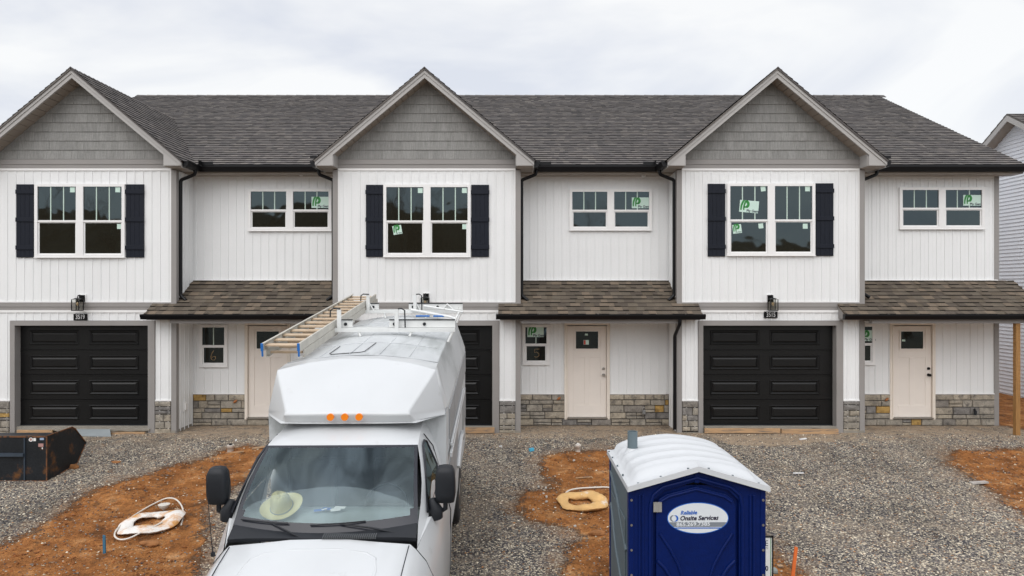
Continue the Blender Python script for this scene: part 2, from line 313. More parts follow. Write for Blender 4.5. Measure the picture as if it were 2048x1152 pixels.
# ground: gravel, orange clay where the 'dirt' attribute says, pale sand by the garage slabs
def ground_material():
    m = bpy.data.materials.new('gravel_and_clay'); m.use_nodes = True; t = m.node_tree; b = t.nodes['Principled BSDF']; l = t.links
    def n(k, **kw):
        x = t.nodes.new(k)
        for a, v in kw.items():
            if a.startswith('i_'): x.inputs[a[2:].replace('_', ' ')].default_value = v
            else: setattr(x, a, v)
        return x
    co = n('ShaderNodeTexCoord'); P = co.outputs['Object']
    def noise(scale, det=4, rough=0.5):
        x = n('ShaderNodeTexNoise', i_Scale=scale, i_Detail=det, i_Roughness=rough); l.new(P, x.inputs['Vector']); return x.outputs['Fac']
    def ramp(src, els, const=False):
        r = n('ShaderNodeValToRGB'); e = r.color_ramp.elements; r.color_ramp.interpolation = 'CONSTANT' if const else 'LINEAR'
        while len(e) < len(els): e.new(0.5)
        for a, (p, c) in zip(e, els): a.position = p; a.color = (*c, 1)
        l.new(src, r.inputs[0]); return r.outputs[0]
    def rng_(src, a, bb, c, d):
        r = n('ShaderNodeMapRange'); 
        for i, v in enumerate((a, bb, c, d)): r.inputs[i+1].default_value = v
        l.new(src, r.inputs[0]); return r.outputs[0]
    def mix(f, a, bb, kind='RGBA'):
        x = n('ShaderNodeMix', data_type='RGBA'); l.new(f, x.inputs[0]); l.new(a, x.inputs[6]); l.new(bb, x.inputs[7]); return x.outputs[2]
    def scale(c, f):
        v = n('ShaderNodeVectorMath', operation='SCALE'); l.new(c, v.inputs[0]); l.new(f, v.inputs[3]); return v.outputs[0]
    def math_(op, a, bb):
        x = n('ShaderNodeMath', operation=op)
        for i, q in enumerate((a, bb)):
            if isinstance(q, (int, float)): x.inputs[i].default_value = q
            else: l.new(q, x.inputs[i])
        return x.outputs[0]
    v1 = n('ShaderNodeTexVoronoi', i_Scale=50.0); l.new(P, v1.inputs['Vector'])
    sepc = n('ShaderNodeSeparateColor'); l.new(v1.outputs['Color'], sepc.inputs[0])
    g = ramp(sepc.outputs[0], [(0, hexl(62,60,64)), (0.22, hexl(116,111,108)), (0.40, hexl(146,138,126)), (0.58, hexl(90,86,87)), (0.72, hexl(182,170,150)), (0.88, hexl(224,212,188)), (0.975, hexl(170,126,86))], True)
    cre = rng_(v1.outputs['Distance'], 0.25, 0.75, 1.0, 0.5)
    g = scale(g, cre); g = scale(g, rng_(noise(0.55, 5, 0.6), 0.3, 0.7, 0.72, 1.3))
    g = scale(g, rng_(noise(9, 5, 0.7), 0.3, 0.7, 0.8, 1.15))
    mpr = n('ShaderNodeMapping'); mpr.inputs['Scale'].default_value = (1.6, 0.22, 1); mpr.inputs['Rotation'].default_value = (0, 0, 0.12); l.new(P, mpr.inputs[0])
    nr_ = n('ShaderNodeTexNoise', i_Scale=1.0, i_Detail=4.0); l.new(mpr.outputs[0], nr_.inputs['Vector']); g = scale(g, rng_(nr_.outputs['Fac'], 0.35, 0.65, 0.84, 1.15))
    dusty = n('ShaderNodeRGB'); dusty.outputs[0].default_value = (*hexl(150, 134, 116), 1)
    g = mix(rng_(noise(1.3, 6, 0.65), 0.45, 0.72, 0.0, 0.55), g, dusty.outputs[0])
    mud = n('ShaderNodeRGB'); mud.outputs[0].default_value = (*hexl(138, 104, 74), 1); a3 = n('ShaderNodeAttribute', attribute_name='silt')
    sm = math_('ADD', a3.outputs['Fac'], math_('MULTIPLY', math_('SUBTRACT', noise(2.6, 7, 0.7), 0.5), 1.3))
    g = mix(rng_(sm, 0.12, 0.75, 0.0, 0.75), g, mud.outputs[0])
    d = ramp(noise(2.2, 8, 0.62), [(0.30, hexl(104,66,34)), (0.44, hexl(156,100,52)), (0.56, hexl(176,118,66)), (0.70, hexl(208,158,110))])
    d = scale(d, rng_(noise(26, 6, 0.75), 0.32, 0.68, 0.62, 1.30)); d = scale(d, rng_(noise(7, 5, 0.7), 0.35, 0.65, 0.78, 1.18))
    v2 = n('ShaderNodeTexVoronoi', i_Scale=26.0); l.new(P, v2.inputs['Vector']); s2 = n('ShaderNodeSeparateColor'); l.new(v2.outputs['Color'], s2.inputs[0])
    spk = math_('MULTIPLY', rng_(s2.outputs[1], 0.90, 0.91, 0, 1), rng_(v2.outputs['Distance'], 0.25, 0.32, 1, 0))
    pal = n('ShaderNodeRGB'); pal.outputs[0].default_value = (*hexl(168, 150, 128), 1); d = mix(spk, d, pal.outputs[0])
    sa = ramp(noise(6, 6, 0.6), [(0.3, hexl(142,124,104)), (0.7, hexl(172,152,128))])
    at = n('ShaderNodeAttribute', attribute_name='dirt'); a2 = n('ShaderNodeAttribute', attribute_name='sand')
    edge = math_('ADD', at.outputs['Fac'], math_('MULTIPLY', math_('SUBTRACT', noise(3.5, 7, 0.7), 0.5), 2.3))
    edge = math_('ADD', edge, math_('MULTIPLY', math_('SUBTRACT', noise(30, 4, 0.7), 0.5), 1.6))
    fac = rng_(edge, 0.34, 0.74, 0, 1)
    es = math_('ADD', a2.outputs['Fac'], math_('MULTIPLY', math_('SUBTRACT', noise(5, 6, 0.7), 0.5), 1.2))
    c = mix(rng_(es, 0.4, 0.7, 0, 0.85), g, sa); c = mix(fac, c, d)
    l.new(c, b.inputs['Base Color']); b.inputs['Roughness'].default_value = 0.9; b.inputs['Specular IOR Level'].default_value = 0.25
    hg = math_('MULTIPLY', v1.outputs['Distance'], -0.012); hd = math_('MULTIPLY', noise(12, 9, 0.7), 0.11)
    mh = n('ShaderNodeMix', data_type='FLOAT'); l.new(fac, mh.inputs[0]); l.new(hg, mh.inputs[2]); l.new(hd, mh.inputs[3])
    bp = n('ShaderNodeBump'); bp.inputs['Strength'].default_value = 0.9; bp.inputs['Distance'].default_value = 1.0
    l.new(mh.outputs[0], bp.inputs['Height']); l.new(bp.outputs[0], b.inputs['Normal'])
    return m
M['ground'] = ground_material(); M['chip'] = pmat('pale_stone', (0.5,0.48,0.44), 0.8, var=0.2)

# ================================================================ ground
def ip(poly, xs, ys):
    r = np.zeros(xs.shape, bool); n = len(poly); j = n - 1
    for i in range(n):
        xi, yi = poly[i]; xj, yj = poly[j]
        c = ((yi > ys) != (yj > ys)) & (xs < (xj - xi) * (ys - yi) / (yj - yi + 1e-12) + xi); r ^= c; j = i
    return r
def gpoly(pts): return [tuple(gp(*p)[:2]) for p in pts]
dirt_polys = [gpoly([(-60,1175),(-60,1115),(0,1094),(82,1056),(164,993),(246,963),(328,936),(410,919),(451,900),(500,888),(560,900),(540,930),(500,955),(455,985),(415,1010),(405,1030),(412,1070),(416,1090),(395,1175)]),
  gpoly([(1075,915),(1140,903),(1215,899),(1350,910),(1420,1000),(1560,1118),(1600,1135),(1620,1180),(1110,1180),(1140,1110),(1165,1062),(1090,1047),(1045,1028),(1038,985),(1065,975),(1090,990),(1108,962),(1075,945),(1083,930)]),
  gpoly([(1906,904),(1960,900),(2048,896),(2300,896),(2300,1190),(2160,1120),(2048,1028),(1990,988),(1950,952),(1900,930)]),
  [(10.95,14.6),(30,14.0),(30,40),(10.75,40),(10.75,15.2)]]
sand_polys = [gpoly([(1405,868),(1690,868),(1670,884),(1560,893),(1450,890)])]
def steps(a, b, d): return list(np.arange(a, b, d))
gx = steps(-300,-60,40)+steps(-60,-13,4)+steps(-13,15,0.055)+steps(15,60,4)+steps(60,340,40)
gy = steps(-300,-20,30)+steps(-20,6.9,1.2)+steps(6.9,15.4,0.055)+steps(15.4,40,1.5)+steps(40,400,30)
gx = np.array(gx); gy = np.array(gy)
GX, GY = np.meshgrid(gx, gy)
def gzn(y): return np.where(y > 14.0, -0.03, np.where(y < -6, -1.52, -0.7 + 0.075*(y-5) - np.where(y<2,0,0)))
def fnoise(x, y, s, seed):
    r = np.random.default_rng(seed); o = np.zeros_like(x)
    for k in range(6):
        a = r.uniform(0, 2*np.pi); f = s * r.uniform(0.6, 1.6); o += np.sin((x*np.cos(a)+y*np.sin(a))*f + r.uniform(0, 6.28)) * r.uniform(.5, 1)
    return o / 6
dirt = np.zeros(GX.shape)
wx = GX + 0.12*fnoise(GX, GY, 5, 1) + 0.06*fnoise(GX, GY, 14, 2); wy = GY + 0.10*fnoise(GX, GY, 5, 3) + 0.05*fnoise(GX, GY, 14, 4)
for p in dirt_polys: dirt = np.maximum(dirt, ip(p, wx, wy).astype(float))
sand = np.zeros(GX.shape)
for p in sand_polys: sand = np.maximum(sand, ip(p, wx, wy).astype(float))
def blur(a, k):
    for _ in range(k):
        b = a.copy(); b[1:-1,1:-1] = (a[1:-1,1:-1]*2 + a[:-2,1:-1] + a[2:,1:-1] + a[1:-1,:-2] + a[1:-1,2:]) / 6; a = b
    return a
silt = blur(dirt, 110); dirt = blur(dirt, 14); sand = np.maximum(blur(sand, 10), 0.60*np.clip((GY-12.6)/1.4, 0, 1)*(GY < 15.4))
GZ = gzn(GY)
inside = (GX > -13) & (GX < 15) & (GY > 6.9) & (GY < 15.4)
rel = 0.012*fnoise(GX, GY, 2.2, 8) + 0.006*fnoise(GX, GY, 9, 9) + dirt*(0.045*fnoise(GX, GY, 4, 10) + 0.028*fnoise(GX, GY, 12, 11) + 0.014*fnoise(GX, GY, 30, 12))
GZ = GZ + np.where(inside, rel, 0)
GZ = np.where((GX > 11.5) & (GY > 14), GZ - 0.0*(GX-11.5), GZ)
gm = bpy.data.meshes.new('ground'); nx, ny = len(gx), len(gy)
vs = np.stack([GX.ravel(), GY.ravel(), GZ.ravel()], 1)
ii, jj = np.meshgrid(np.arange(ny-1), np.arange(nx-1), indexing='ij'); a = (ii*nx+jj).ravel()
fs = np.stack([a, a+1, a+nx+1, a+nx], 1)
gm.from_pydata(vs.tolist(), [], fs.tolist()); gm.materials.append(M['ground'])
gm.polygons.foreach_set('use_smooth', np.ones(len(fs), bool))
for nm, arr in (('dirt', dirt), ('sand', sand), ('silt', silt)):
    at = gm.attributes.new(nm, 'FLOAT', 'POINT'); at.data.foreach_set('value', arr.ravel().astype(np.float32))
gm.update(); go = bpy.data.objects.new('ground', gm); COL.objects.link(go); tag(go, kind='structure')
def sample(arr, x, y):
    j = np.clip(np.searchsorted(gx, x) - 1, 0, nx-2); i = np.clip(np.searchsorted(gy, y) - 1, 0, ny-2); return arr[i, j]
# loose stones lying on the gravel
def pebbles(name, n, xr, yr, s0, s1, mat, want):
    x = rng.uniform(*xr, n); y = yr[0] + (yr[1]-yr[0])*rng.uniform(0, 1, n)**1.35
    d = sample(dirt, x, y); keep = want(d, rng.uniform(0, 1, n)); x, y = x[keep], y[keep]; n = len(x)
    z = sample(GZ, x, y); s = rng.uniform(s0, s1, n) * rng.uniform(0.7, 1.3, n)
    base = np.array([(1,0,0),(0,1,0),(-1,0,0),(0,-1,0),(0,0,1),(0,0,-1)], float)
    sc = rng.uniform(0.6, 1.3, (n, 6, 1)); P = base[None]*sc + rng.normal(0, 0.18, (n, 6, 3)); P[:, :, 2] *= 0.6
    an = rng.uniform(0, 6.28, n); c, sn = np.cos(an)[:, None], np.sin(an)[:, None]
    Q = np.stack([P[:,:,0]*c - P[:,:,1]*sn, P[:,:,0]*sn + P[:,:,1]*c, P[:,:,2]], 2) * s[:, None, None]
    Q += np.stack([x, y, z + s*0.25], 1)[:, None, :]
    tri = np.array([(0,1,4),(1,2,4),(2,3,4),(3,0,4),(1,0,5),(2,1,5),(3,2,5),(0,3,5)])
    Fc = (tri[None] + (np.arange(n)*6)[:, None, None]).reshape(-1, 3)
    me = bpy.data.meshes.new(name); me.from_pydata(Q.reshape(-1, 3).tolist(), [], Fc.tolist()); me.materials.append(mat); me.update()
    o = bpy.data.objects.new(name, me); COL.objects.link(o); return o
M['pebble'] = pmat('gravel_stone', (0.2,0.2,0.2), 0.85, var=0, spec=0.3,
   ramp=(True, [(0, hexl(58,56,62)), (0.2, hexl(112,108,106)), (0.38, hexl(144,136,126)), (0.55, hexl(80,77,80)), (0.70, hexl(182,170,150)), (0.84, hexl(226,214,192)), (0.965, hexl(168,124,84))]))
M['clod'] = pmat('clay_clod', (0.3,0.2,0.1), 0.95, var=0, spec=0.2,
   ramp=(True, [(0, hexl(136,84,48)), (0.3, hexl(112,70,42)), (0.6, hexl(158,106,66)), (0.85, hexl(176,158,134)), (0.93, hexl(120,112,106))]))
g1 = pebbles('gravel', 74000, (-11, 12.5), (7.4, 14.1), 0.006, 0.016, M['pebble'], lambda d, u: (u > d*0.80))
tag(g1, 'loose grey and tan crushed stone covering the lot', 'gravel', kind='stuff')
g2 = pebbles('clay_clods', 20000, (-11, 13), (7.4, 14.2), 0.006, 0.024, M['clod'], lambda d, u: (d > 0.3) & (u < 0.9))
tag(g2, 'small clods and stones on the bare orange clay', 'clay clods', kind='stuff')

# ================================================================ townhouse row
HS = thing('townhouse_row', 'long white two storey townhouse row with three grey shingled gables and black garage doors', 'townhouse', (0, F, 0))
CX = [-8.99, -1.785, 5.415]
HW = 1.945
def siding_panel(mb, x0, x1, z0, z1, y, pitch=0.1778, phase=0.0, axis='x', sgn=-1):
    """vertical vinyl boards with a raised batten every pitch; axis 'x' runs along x at depth y (facing -y)"""
    def P(u, d, z): return (u, y + sgn*d, z) if axis == 'x' else (y + sgn*d, u, z)
    us = []; k = math.floor((x0 - phase) / pitch) - 1; u = phase + k*pitch
    prof = []
    while u < x1 + pitch:
        prof += [(u, 0.0), (u+0.002, 0.013), (u+0.026, 0.013), (u+0.030, 0.0), (u+pitch*0.56, 0.0), (u+pitch*0.56+0.004, 0.0035), (u+pitch-0.001, 0.0035)]
        u += pitch
    pr = [(x0, 0.0)] + [p for p in prof if x0 < p[0] < x1] + [(x1, 0.0)]
    vs = []; fs = []
    for u, d in pr: vs += [P(u, d, z0), P(u, d, z1)]
    for i in range(len(pr)-1):
        f = (2*i, 2*i+2, 2*i+3, 2*i+1)
        fs.append(f if (axis == 'x') == (sgn < 0) or False else f[::-1])
    mb.add(vs, fs)
def stone_panel(name, x0, x1, z0, z1, y, axis='x', sgn=-1, seed=0):
    r = random.Random(seed); mb = MB(); back = MB()
    def P(u, d, z): return (u, y + sgn*d, z) if axis == 'x' else (y + sgn*d, u, z)
    mb.hexa([P(x0,-.01,z0), P(x1,-.01,z0), P(x1,0.008,z0), P(x0,0.008,z0), P(x0,-.01,z1), P(x1,-.01,z1), P(x1,0.008,z1), P(x0,0.008,z1)], 1)
    z = z0
    while z < z1 - 0.01:
        h = r.choice([0.095, 0.12, 0.14, 0.16]); 
        if z1 - (z+h) < 0.05: h = z1 - z
        u = x0 - r.uniform(0, 0.1)
        while u < x1 - 0.005:
            w = r.uniform(0.22, 0.55) if h < 0.1 else r.uniform(0.18, 0.48); a, b = max(u, x0), min(u+w, x1)
            if x1 - b < 0.07: b = x1
            if b - a > 0.02:
                rows = [(z, z+h)] if (h < 0.13 or r.random() < 0.80) else [(z, z+h*0.45), (z+h*0.45, z+h)]
                for (za, zb) in rows:
                    g = 0.0045; d = r.uniform(0.022, 0.045); q = 0.008
                    j = lambda s=0.003: r.uniform(-s, s)
                    A = [(a+g+j(), za+g+j()), (b-g+j(), za+g+j()), (b-g+j(), zb-g+j()), (a+g+j(), zb-g+j())]
                    Bq = [(a+g+q+j(), za+g+q+j()), (b-g-q+j(), za+g+q+j()), (b-g-q+j(), zb-g-q+j()), (a+g+q+j(), zb-g-q+j())]
                    c = ((a+b)/2 + j(0.02), (za+zb)/2 + j(0.008))
                    vs = [P(p[0], 0.004, p[1]) for p in A] + [P(p[0], d+j(0.006), p[1]) for p in Bq] + [P(c[0], d+j(0.008)+0.004, c[1])]
                    mb.add(vs, [(0,1,5,4),(1,2,6,5),(2,3,7,6),(3,0,4,7),(4,5,8),(5,6,8),(6,7,8),(7,4,8)], 2 if (r.random() < 0.075 and b-a < 0.32) else 0)
            u = b if b >= x1 else u + w
        z += h
    return mb.build(name, [M['stone'], M['mortar'], M['amber_stone']], HS)
def shingles(mb, o, u, v, U, V, expo=0.143, seed=1, t0=0.004, tab=(0.07, 0.18), step=(0.011, 0.015)):
    """o corner at the eave, u unit along eave, v unit upslope, lengths U, V"""
    r = random.Random(seed); o = Vector(o); u = Vector(u).normalized(); v = Vector(v).normalized(); n = u.cross(v)
    if n.z < 0: n = -n
    mb.hexa([o-n*0.03, o+u*U-n*0.03, o+u*U+v*V-n*0.03, o+v*V-n*0.03, o, o+u*U, o+u*U+v*V, o+v*V], 0)
    c = 0; s = -0.012
    while s < V:
        e = min(s+expo+0.015, V+0.01); p = -r.uniform(0, 0.3)
        while p < U:
            w = r.uniform(*tab); a, b = max(p, -0.006), min(p+w, U+0.006)
            if b > a:
                th = t0 + r.choice(step) + r.uniform(0, 0.003); ds = r.uniform(-0.002, 0.002)
                lo = [o+u*a+v*(s+ds)+n*th, o+u*b+v*(s+ds)+n*th]; hi = [o+u*b+v*e+n*0.003, o+u*a+v*e+n*0.003]
                bl = [o+u*a+v*(s+ds)-n*0.002, o+u*b+v*(s+ds)-n*0.002]
                mb.add([bl[0], bl[1], lo[1], lo[0], hi[0], hi[1]], [(3,2,4,5)] if u.cross(v).z > 0 else [(5,4,2,3)])
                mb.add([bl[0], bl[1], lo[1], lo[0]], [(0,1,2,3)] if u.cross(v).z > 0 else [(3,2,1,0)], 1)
            p += w
        s += expo; c += 1
def tf(px): return (px-1541)/95.45       # template pixel of the right gable bay -> metres from its centre
# --- wall siding of the bays
ZT = 2.19
for k, cx in enumerate(CX):
    mb = MB(); ph = cx
    siding_panel(mb, cx-HW+0.08, cx+HW-0.08, Z(605,F), Z(338,F), F, phase=ph)                     # upper storey
    siding_panel(mb, cx-HW+0.08, cx+HW-0.08, Z(641,F), Z(621,F), F, phase=ph)                     # over the garage
    siding_panel(mb, cx-HW+0.08, cx+tf(1396), 0.0, Z(641,F), F, phase=ph)
    siding_panel(mb, cx+tf(1686), cx+HW-0.08, 0.0, Z(641,F), F, phase=ph)
    mb.build('siding_wall', M['siding'], HS)
    mb = MB()                                                                                       # side walls
    siding_panel(mb, F+0.08, RC, -0.1, 5.47, cx+HW, axis='y', sgn=1, phase=F)
    mb.build('siding_wall', M['siding'], HS); mb = MB()
    siding_panel(mb, F+0.08, RC, -0.1, 5.47, cx-HW, axis='y', sgn=-1, phase=F)
    mb.build('siding_wall', M['siding'], HS)
    # taupe corner boards, bands, frieze
    mb = MB()
    for s in (-1, 1):
        xo = cx + s*HW
        mb.box(xo + s*0.022, xo - s*0.085, F-0.022, F+0.09, -0.05, 5.47); mb.build('corner_trim', M['taupe'], HS); mb = MB()
    mb.box(cx-HW+0.084, cx+HW-0.084, F-0.020, F+0.05, Z(620,F), Z(605.5,F))
    mb.box(cx-HW+0.084, cx+HW-0.084, F-0.030, F+0.05, Z(613.5,F), Z(611.5,F)); mb.build('belt_board', M['taupe'], HS); mb = MB()
    mb.box(cx-HW+0.084, cx+HW-0.084, F-0.020, F+0.05, Z(337,F), Z(319,F))
    mb.box(cx-HW+0.084, cx+HW-0.084, F-0.032, F+0.05, Z(329,F), Z(326.5,F)); mb.build('frieze_board', M['taupe'], HS)
    a_, b_ = cx-HW+0.087, cx+HW-0.087                                                               # white starter channels
    for q in ((a_, b_, F-0.024, F, Z(341.5,F), Z(337.2,F)), (a_, b_, F-0.024, F, Z(625,F), Z(620.2,F)), (a_, b_, F-0.018, F, Z(605,F), Z(602.5,F)),
              (a_, a_+0.02, F-0.019, F, Z(602.3,F), Z(341.7,F)), (b_-0.02, b_, F-0.019, F, Z(602.3,F), Z(341.7,F)),
              (a_, cx+tf(1396), F-0.022, F, Z(802,F), Z(799.5,F)), (cx+tf(1686), b_, F-0.022, F, Z(802,F), Z(799.5,F))):
        MB().box(*q).build('siding_channel', M['vinyl'], HS)
    # garage trim with its deep reveal, door
    gl, gr_, gt = cx+tf(1406), cx+tf(1672), Z(651,F)
    mb = MB()
    mb.box(cx+tf(1396.5), gl, F-0.025, F+0.16, -0.05, gt); mb.box(gr_, cx+tf(1685.5), F-0.025, F+0.16, -0.05, gt)
    mb.box(cx+tf(1396.5), cx+tf(1685.5), F-0.025, F+0.16, gt, Z(641.3,F)); mb.build('garage_trim', M['taupe'], HS)
    mb = MB(); yd = F+0.15; zb0 = Z(852,F)+0.0; hh = (gt-zb0)/4; wd = gr_-gl
    for i in range(4):
        za, zb = zb0+i*hh, zb0+(i+1)*hh
        mb.box(gl-0.02, gr_+0.02, yd+0.013, yd+0.05, za+0.004, zb-0.004)
        Pa = [(gl+wd*0.068, gl+wd*0.445), (gl+wd*0.52, gl+wd*0.90)]
        mb.box(gl-0.02, gr_+0.02, yd, yd+0.013, za+0.004, za+0.105); mb.box(gl-0.02, gr_+0.02, yd, yd+0.013, zb-0.11, zb-0.004)
        for ua, ub in ((gl-0.02, Pa[0][0]), (Pa[0][1], Pa[1][0]), (Pa[1][1], gr_+0.02)): mb.box(ua, ub, yd, yd+0.013, za+0.105, zb-0.11)
        mb.box(gl-0.02, gr_+0.02, yd-0.006, yd, za+0.012, za+0.028); mb.box(gl-0.02, gr_+0.02, yd-0.006, yd, zb-0.034, zb-0.012)
        for (a, b) in ((0.068, 0.445), (0.52, 0.90)):
            pa, pb = gl+wd*a, gl+wd*b; qa, qb = za+0.105, zb-0.11
            # pressed frame round a raised field
            for d0, d1, i0, i1 in ((0.0, -0.016, 0.0, 0.014), (-0.016, -0.016, 0.014, 0.024), (-0.016, 0.012, 0.024, 0.052), (0.012, -0.006, 0.052, 0.085)):
                o = [(pa+i0, qa+i0), (pb-i0, qa+i0), (pb-i0, qb-i0), (pa+i0, qb-i0)]; n_ = [(pa+i1, qa+i1), (pb-i1, qa+i1), (pb-i1, qb-i1), (pa+i1, qb-i1)]
                vs = [(p[0], yd+d0-0.001, p[1]) for p in o] + [(p[0], yd+d1-0.001, p[1]) for p in n_]
                mb.add(vs, [(0,1,5,4),(1,2,6,5),(2,3,7,6),(3,0,4,7)])
            mb.add([(pa+.085, yd-.007, qa+.085), (pb-.085, yd-.007, qa+.085), (pb-.085, yd-.007, qb-.085), (pa+.085, yd-.007, qb-.085)], [(0,1,2,3)])
    gd = mb.build('garage_door', M['garage'], HS)
    mb = MB(); mb.box(gl, gr_, yd-0.012, yd+0.02, zb0-0.018, zb0+0.003); mb.build('bottom_seal', M['rubber'], gd)
    mb = MB(); mb.box(gl-0.1, gr_+0.1, F+0.02, F+0.9, -0.4, zb0-0.02); mb.build('garage_slab', M['concrete'], HS)
    # stone piers
    stone_panel('stone_pier', cx-HW+0.09, cx+tf(1396), Z(868 if k == 0 else 862,F), Z(802,F), F-0.004, seed=30+k)
    stone_panel('stone_pier', cx+tf(1686), cx+HW-0.09, Z(872 if k == 0 else 866,F), Z(802,F), F-0.004, seed=40+k)
    mb = MB(); mb.box(cx-HW, cx+tf(1397), F-0.03, F+0.7, -0.5, -0.02); mb.build('foundation', M['concrete'], HS); mb = MB(); mb.box(cx+tf(1686), cx+HW+0.005, F-0.03, F+0.78, -0.5, 0.02); mb.build('foundation', M['concrete'], HS)
    # ---- gable
    PK, SL = 7.456, 0.838
    zt = lambda x: PK - SL*abs(x)
    mb = MB(); zb = Z(318.5,F); e = (Z(165,F)-zb)/8.4; r = random.Random(100+k); i = 0
    wv = lambda z: max(0.0, (PK-0.10-z)/SL)
    while zb + i*e < PK-0.2:
        za, zc_ = zb+i*e, zb+(i+1)*e; x = -wv(za) - r.uniform(0, 0.2)
        while x < wv(za):
            w = r.uniform(0.10, 0.24); a, b = x+0.003, x+w; d = r.uniform(0.016, 0.021)
            if r.random() < 0.55: a = x
            cl = lambda q, z: max(-wv(z), min(wv(z), q))
            A = (cx+cl(a,za), F-d, za), (cx+cl(b,za), F-d, za), (cx+cl(b,zc_), F-0.004, zc_+0.004), (cx+cl(a,zc_), F-0.004, zc_+0.004)
            Bt = (cx+cl(a,za), F, za), (cx+cl(b,za), F, za)
            mb.add([*A, *Bt], [(0,1,2,3), (4,5,1,0), (1,5,2), (4,0,3)]); x += w
        i += 1
    mb.add([(cx-wv(zb), F+0.001, zb-0.01), (cx+wv(zb), F+0.001, zb-0.01), (cx, F+0.001, PK-0.1)], [(0,1,2)])
    mb.build('gable_shakes', M['shake'], HS)
    th = 0.165; E = 2.235
    mb = MB()                                      # rake boards in two steps and the boxed returns
    for s in (-1, 1):
        def q(x, dz): return (cx+s*x, zt(x)+dz)
        mb.prism_y([q(0,0), q(0,-th), q(1.875,-th), q(1.875,-0.0)], GF-0.02, GF+0.02)
        mb.prism_y([q(0,0), q(0,-0.075), q(E,-0.075), q(E,0)], GF-0.035, GF-0.02)
        mb.prism_y([(cx+s*1.875, 5.50), (cx+s*E, 5.50), (cx+s*E, zt(E)), (cx+s*1.875, zt(1.875))], GF-0.018, GF+0.018)
        mb.box(cx+s*1.860, cx+s*1.876, GF+0.015, F+0.02, 5.50, 5.83)
        mb.box(cx+s*(E-0.02), cx+s*E, GF+0.02, 14.7, 5.47, zt(E)-0.01)
    mb.build('rake_board', M['fascia'], HS)
    mb = MB()                                      # soffits
    for s in (-1, 1):
        n_ = 16
        for i in range(n_):
            a, b = i/n_*2.0, (i+1)/n_*2.0-0.012
            mb.hexa([(cx+s*a, GF+.02, zt(a)-th+0.01), (cx+s*b, GF+.02, zt(b)-th+0.01), (cx+s*b, F+.01, zt(b)-th+0.01), (cx+s*a, F+.01, zt(a)-th+0.01),
                     (cx+s*a, GF+.02, zt(a)-th+0.03), (cx+s*b, GF+.02, zt(b)-th+0.03), (cx+s*b, F+.01, zt(b)-th+0.03), (cx+s*a, F+.01, zt(a)-th+0.03)])
        mb.add([(cx, GF+.02, PK-th+.032), (cx+s*2.1, GF+.02, zt(2.1)-th+.032), (cx+s*2.1, F+.01, zt(2.1)-th+.032), (cx, F+.01, PK-th+.032)], [(0,1,2,3)])
        y = GF+0.02
        while y < 14.68:
            mb.box(cx+s*1.88, cx+s*(E-0.02), y, y+0.088, 5.485, 5.496); y += 0.092
        mb.box(cx+s*1.88, cx+s*(E-0.02), GF+0.02, 14.7, 5.4965, 5.51)
    mb.build('soffit', M['soffit'], HS)
    mb = MB()                                      # roof slopes of the gable
    L_ = math.hypot(2.26, 2.26*SL); vd = (1, 0, SL)
    shingles(mb, (cx-2.26, GF-0.055, zt(2.26)+0.032), (0,1,0), (1,0,SL), 18.4-GF, L_-0.02, seed=200+k)
    shingles(mb, (cx+2.26, GF-0.055, zt(2.26)+0.032), (0,1,0), (-1,0,SL), 18.4-GF, L_-0.02, seed=210+k)
    y = GF-0.06; r = random.Random(5+k)
    while y < 18.3:                                # ridge caps
        w = 0.15; h0 = PK+0.034
        mb.add([(cx-0.13, y, h0-0.11*0.9), (cx, y, h0+0.022), (cx+0.13, y, h0-0.11*0.9), (cx-0.13, y+w+.03, h0-0.115), (cx, y+w+.03, h0+0.006), (cx+0.13, y+w+.03, h0-0.115),
                (cx-0.13, y, h0-0.125), (cx, y, h0-0.0), (cx+0.13, y, h0-0.125)], [(0,1,4,3), (1,2,5,4), (6,7,1,0), (7,8,2,1)])
        y += w
    mb.build('gable_roof', [M['roof'], M['asphalt_shadow']], HS)
    # eave gutters of the gable sides
    mb = MB()
    for s in (-1, 1):
        xo = cx + s*(E+0.002)
        zg = zt(E)+0.02
        mb.prism_y([(xo, zg), (xo+s*0.12, zg), (xo+s*0.12, zg-0.03), (xo+s*0.085, zg-0.115), (xo, zg-0.115)], GF+0.03, 14.60)
        mb.build('gutter', M['black'], HS); mb = MB()
# --- main roof
P0, PS = 5.617, 0.5315
LX, RX = -11.3, 11.03
mb = MB(); ridge_y = 20.6; ridge_z = P0 + PS*(ridge_y-14.68)
Ls = math.hypot(ridge_y-14.66, ridge_z-P0)
shingles(mb, (LX, 14.66, P0+0.03), (1,0,0), (0,1,PS), RX-LX, Ls, seed=11)
shingles(mb, (LX, 26.54, P0+0.03), (1,0,0), (0,-1,PS), RX-LX, Ls, seed=12, expo=0.5)
x = LX-0.01; 
while x < RX-0.1:
    h0 = ridge_z+0.05; w = 0.3
    mb.add([(x, ridge_y-.14, h0-.07), (x, ridge_y, h0+.02), (x, ridge_y+.14, h0-.07), (x+w+.03, ridge_y-.14, h0-.082), (x+w+.03, ridge_y, h0+.008), (x+w+.03, ridge_y+.14, h0-.082)], [(0,3,4,1), (1,4,5,2)])
    mb.add([(x, ridge_y-.14, h0-.095), (x, ridge_y-.14, h0-.07), (x+w+.03, ridge_y-.14, h0-.082), (x+w+.03, ridge_y-.14, h0-.10)], [(0,3,2,1)])
    x += w
mb.build('main_roof', [M['roof'], M['asphalt_shadow']], HS)
mb = MB()
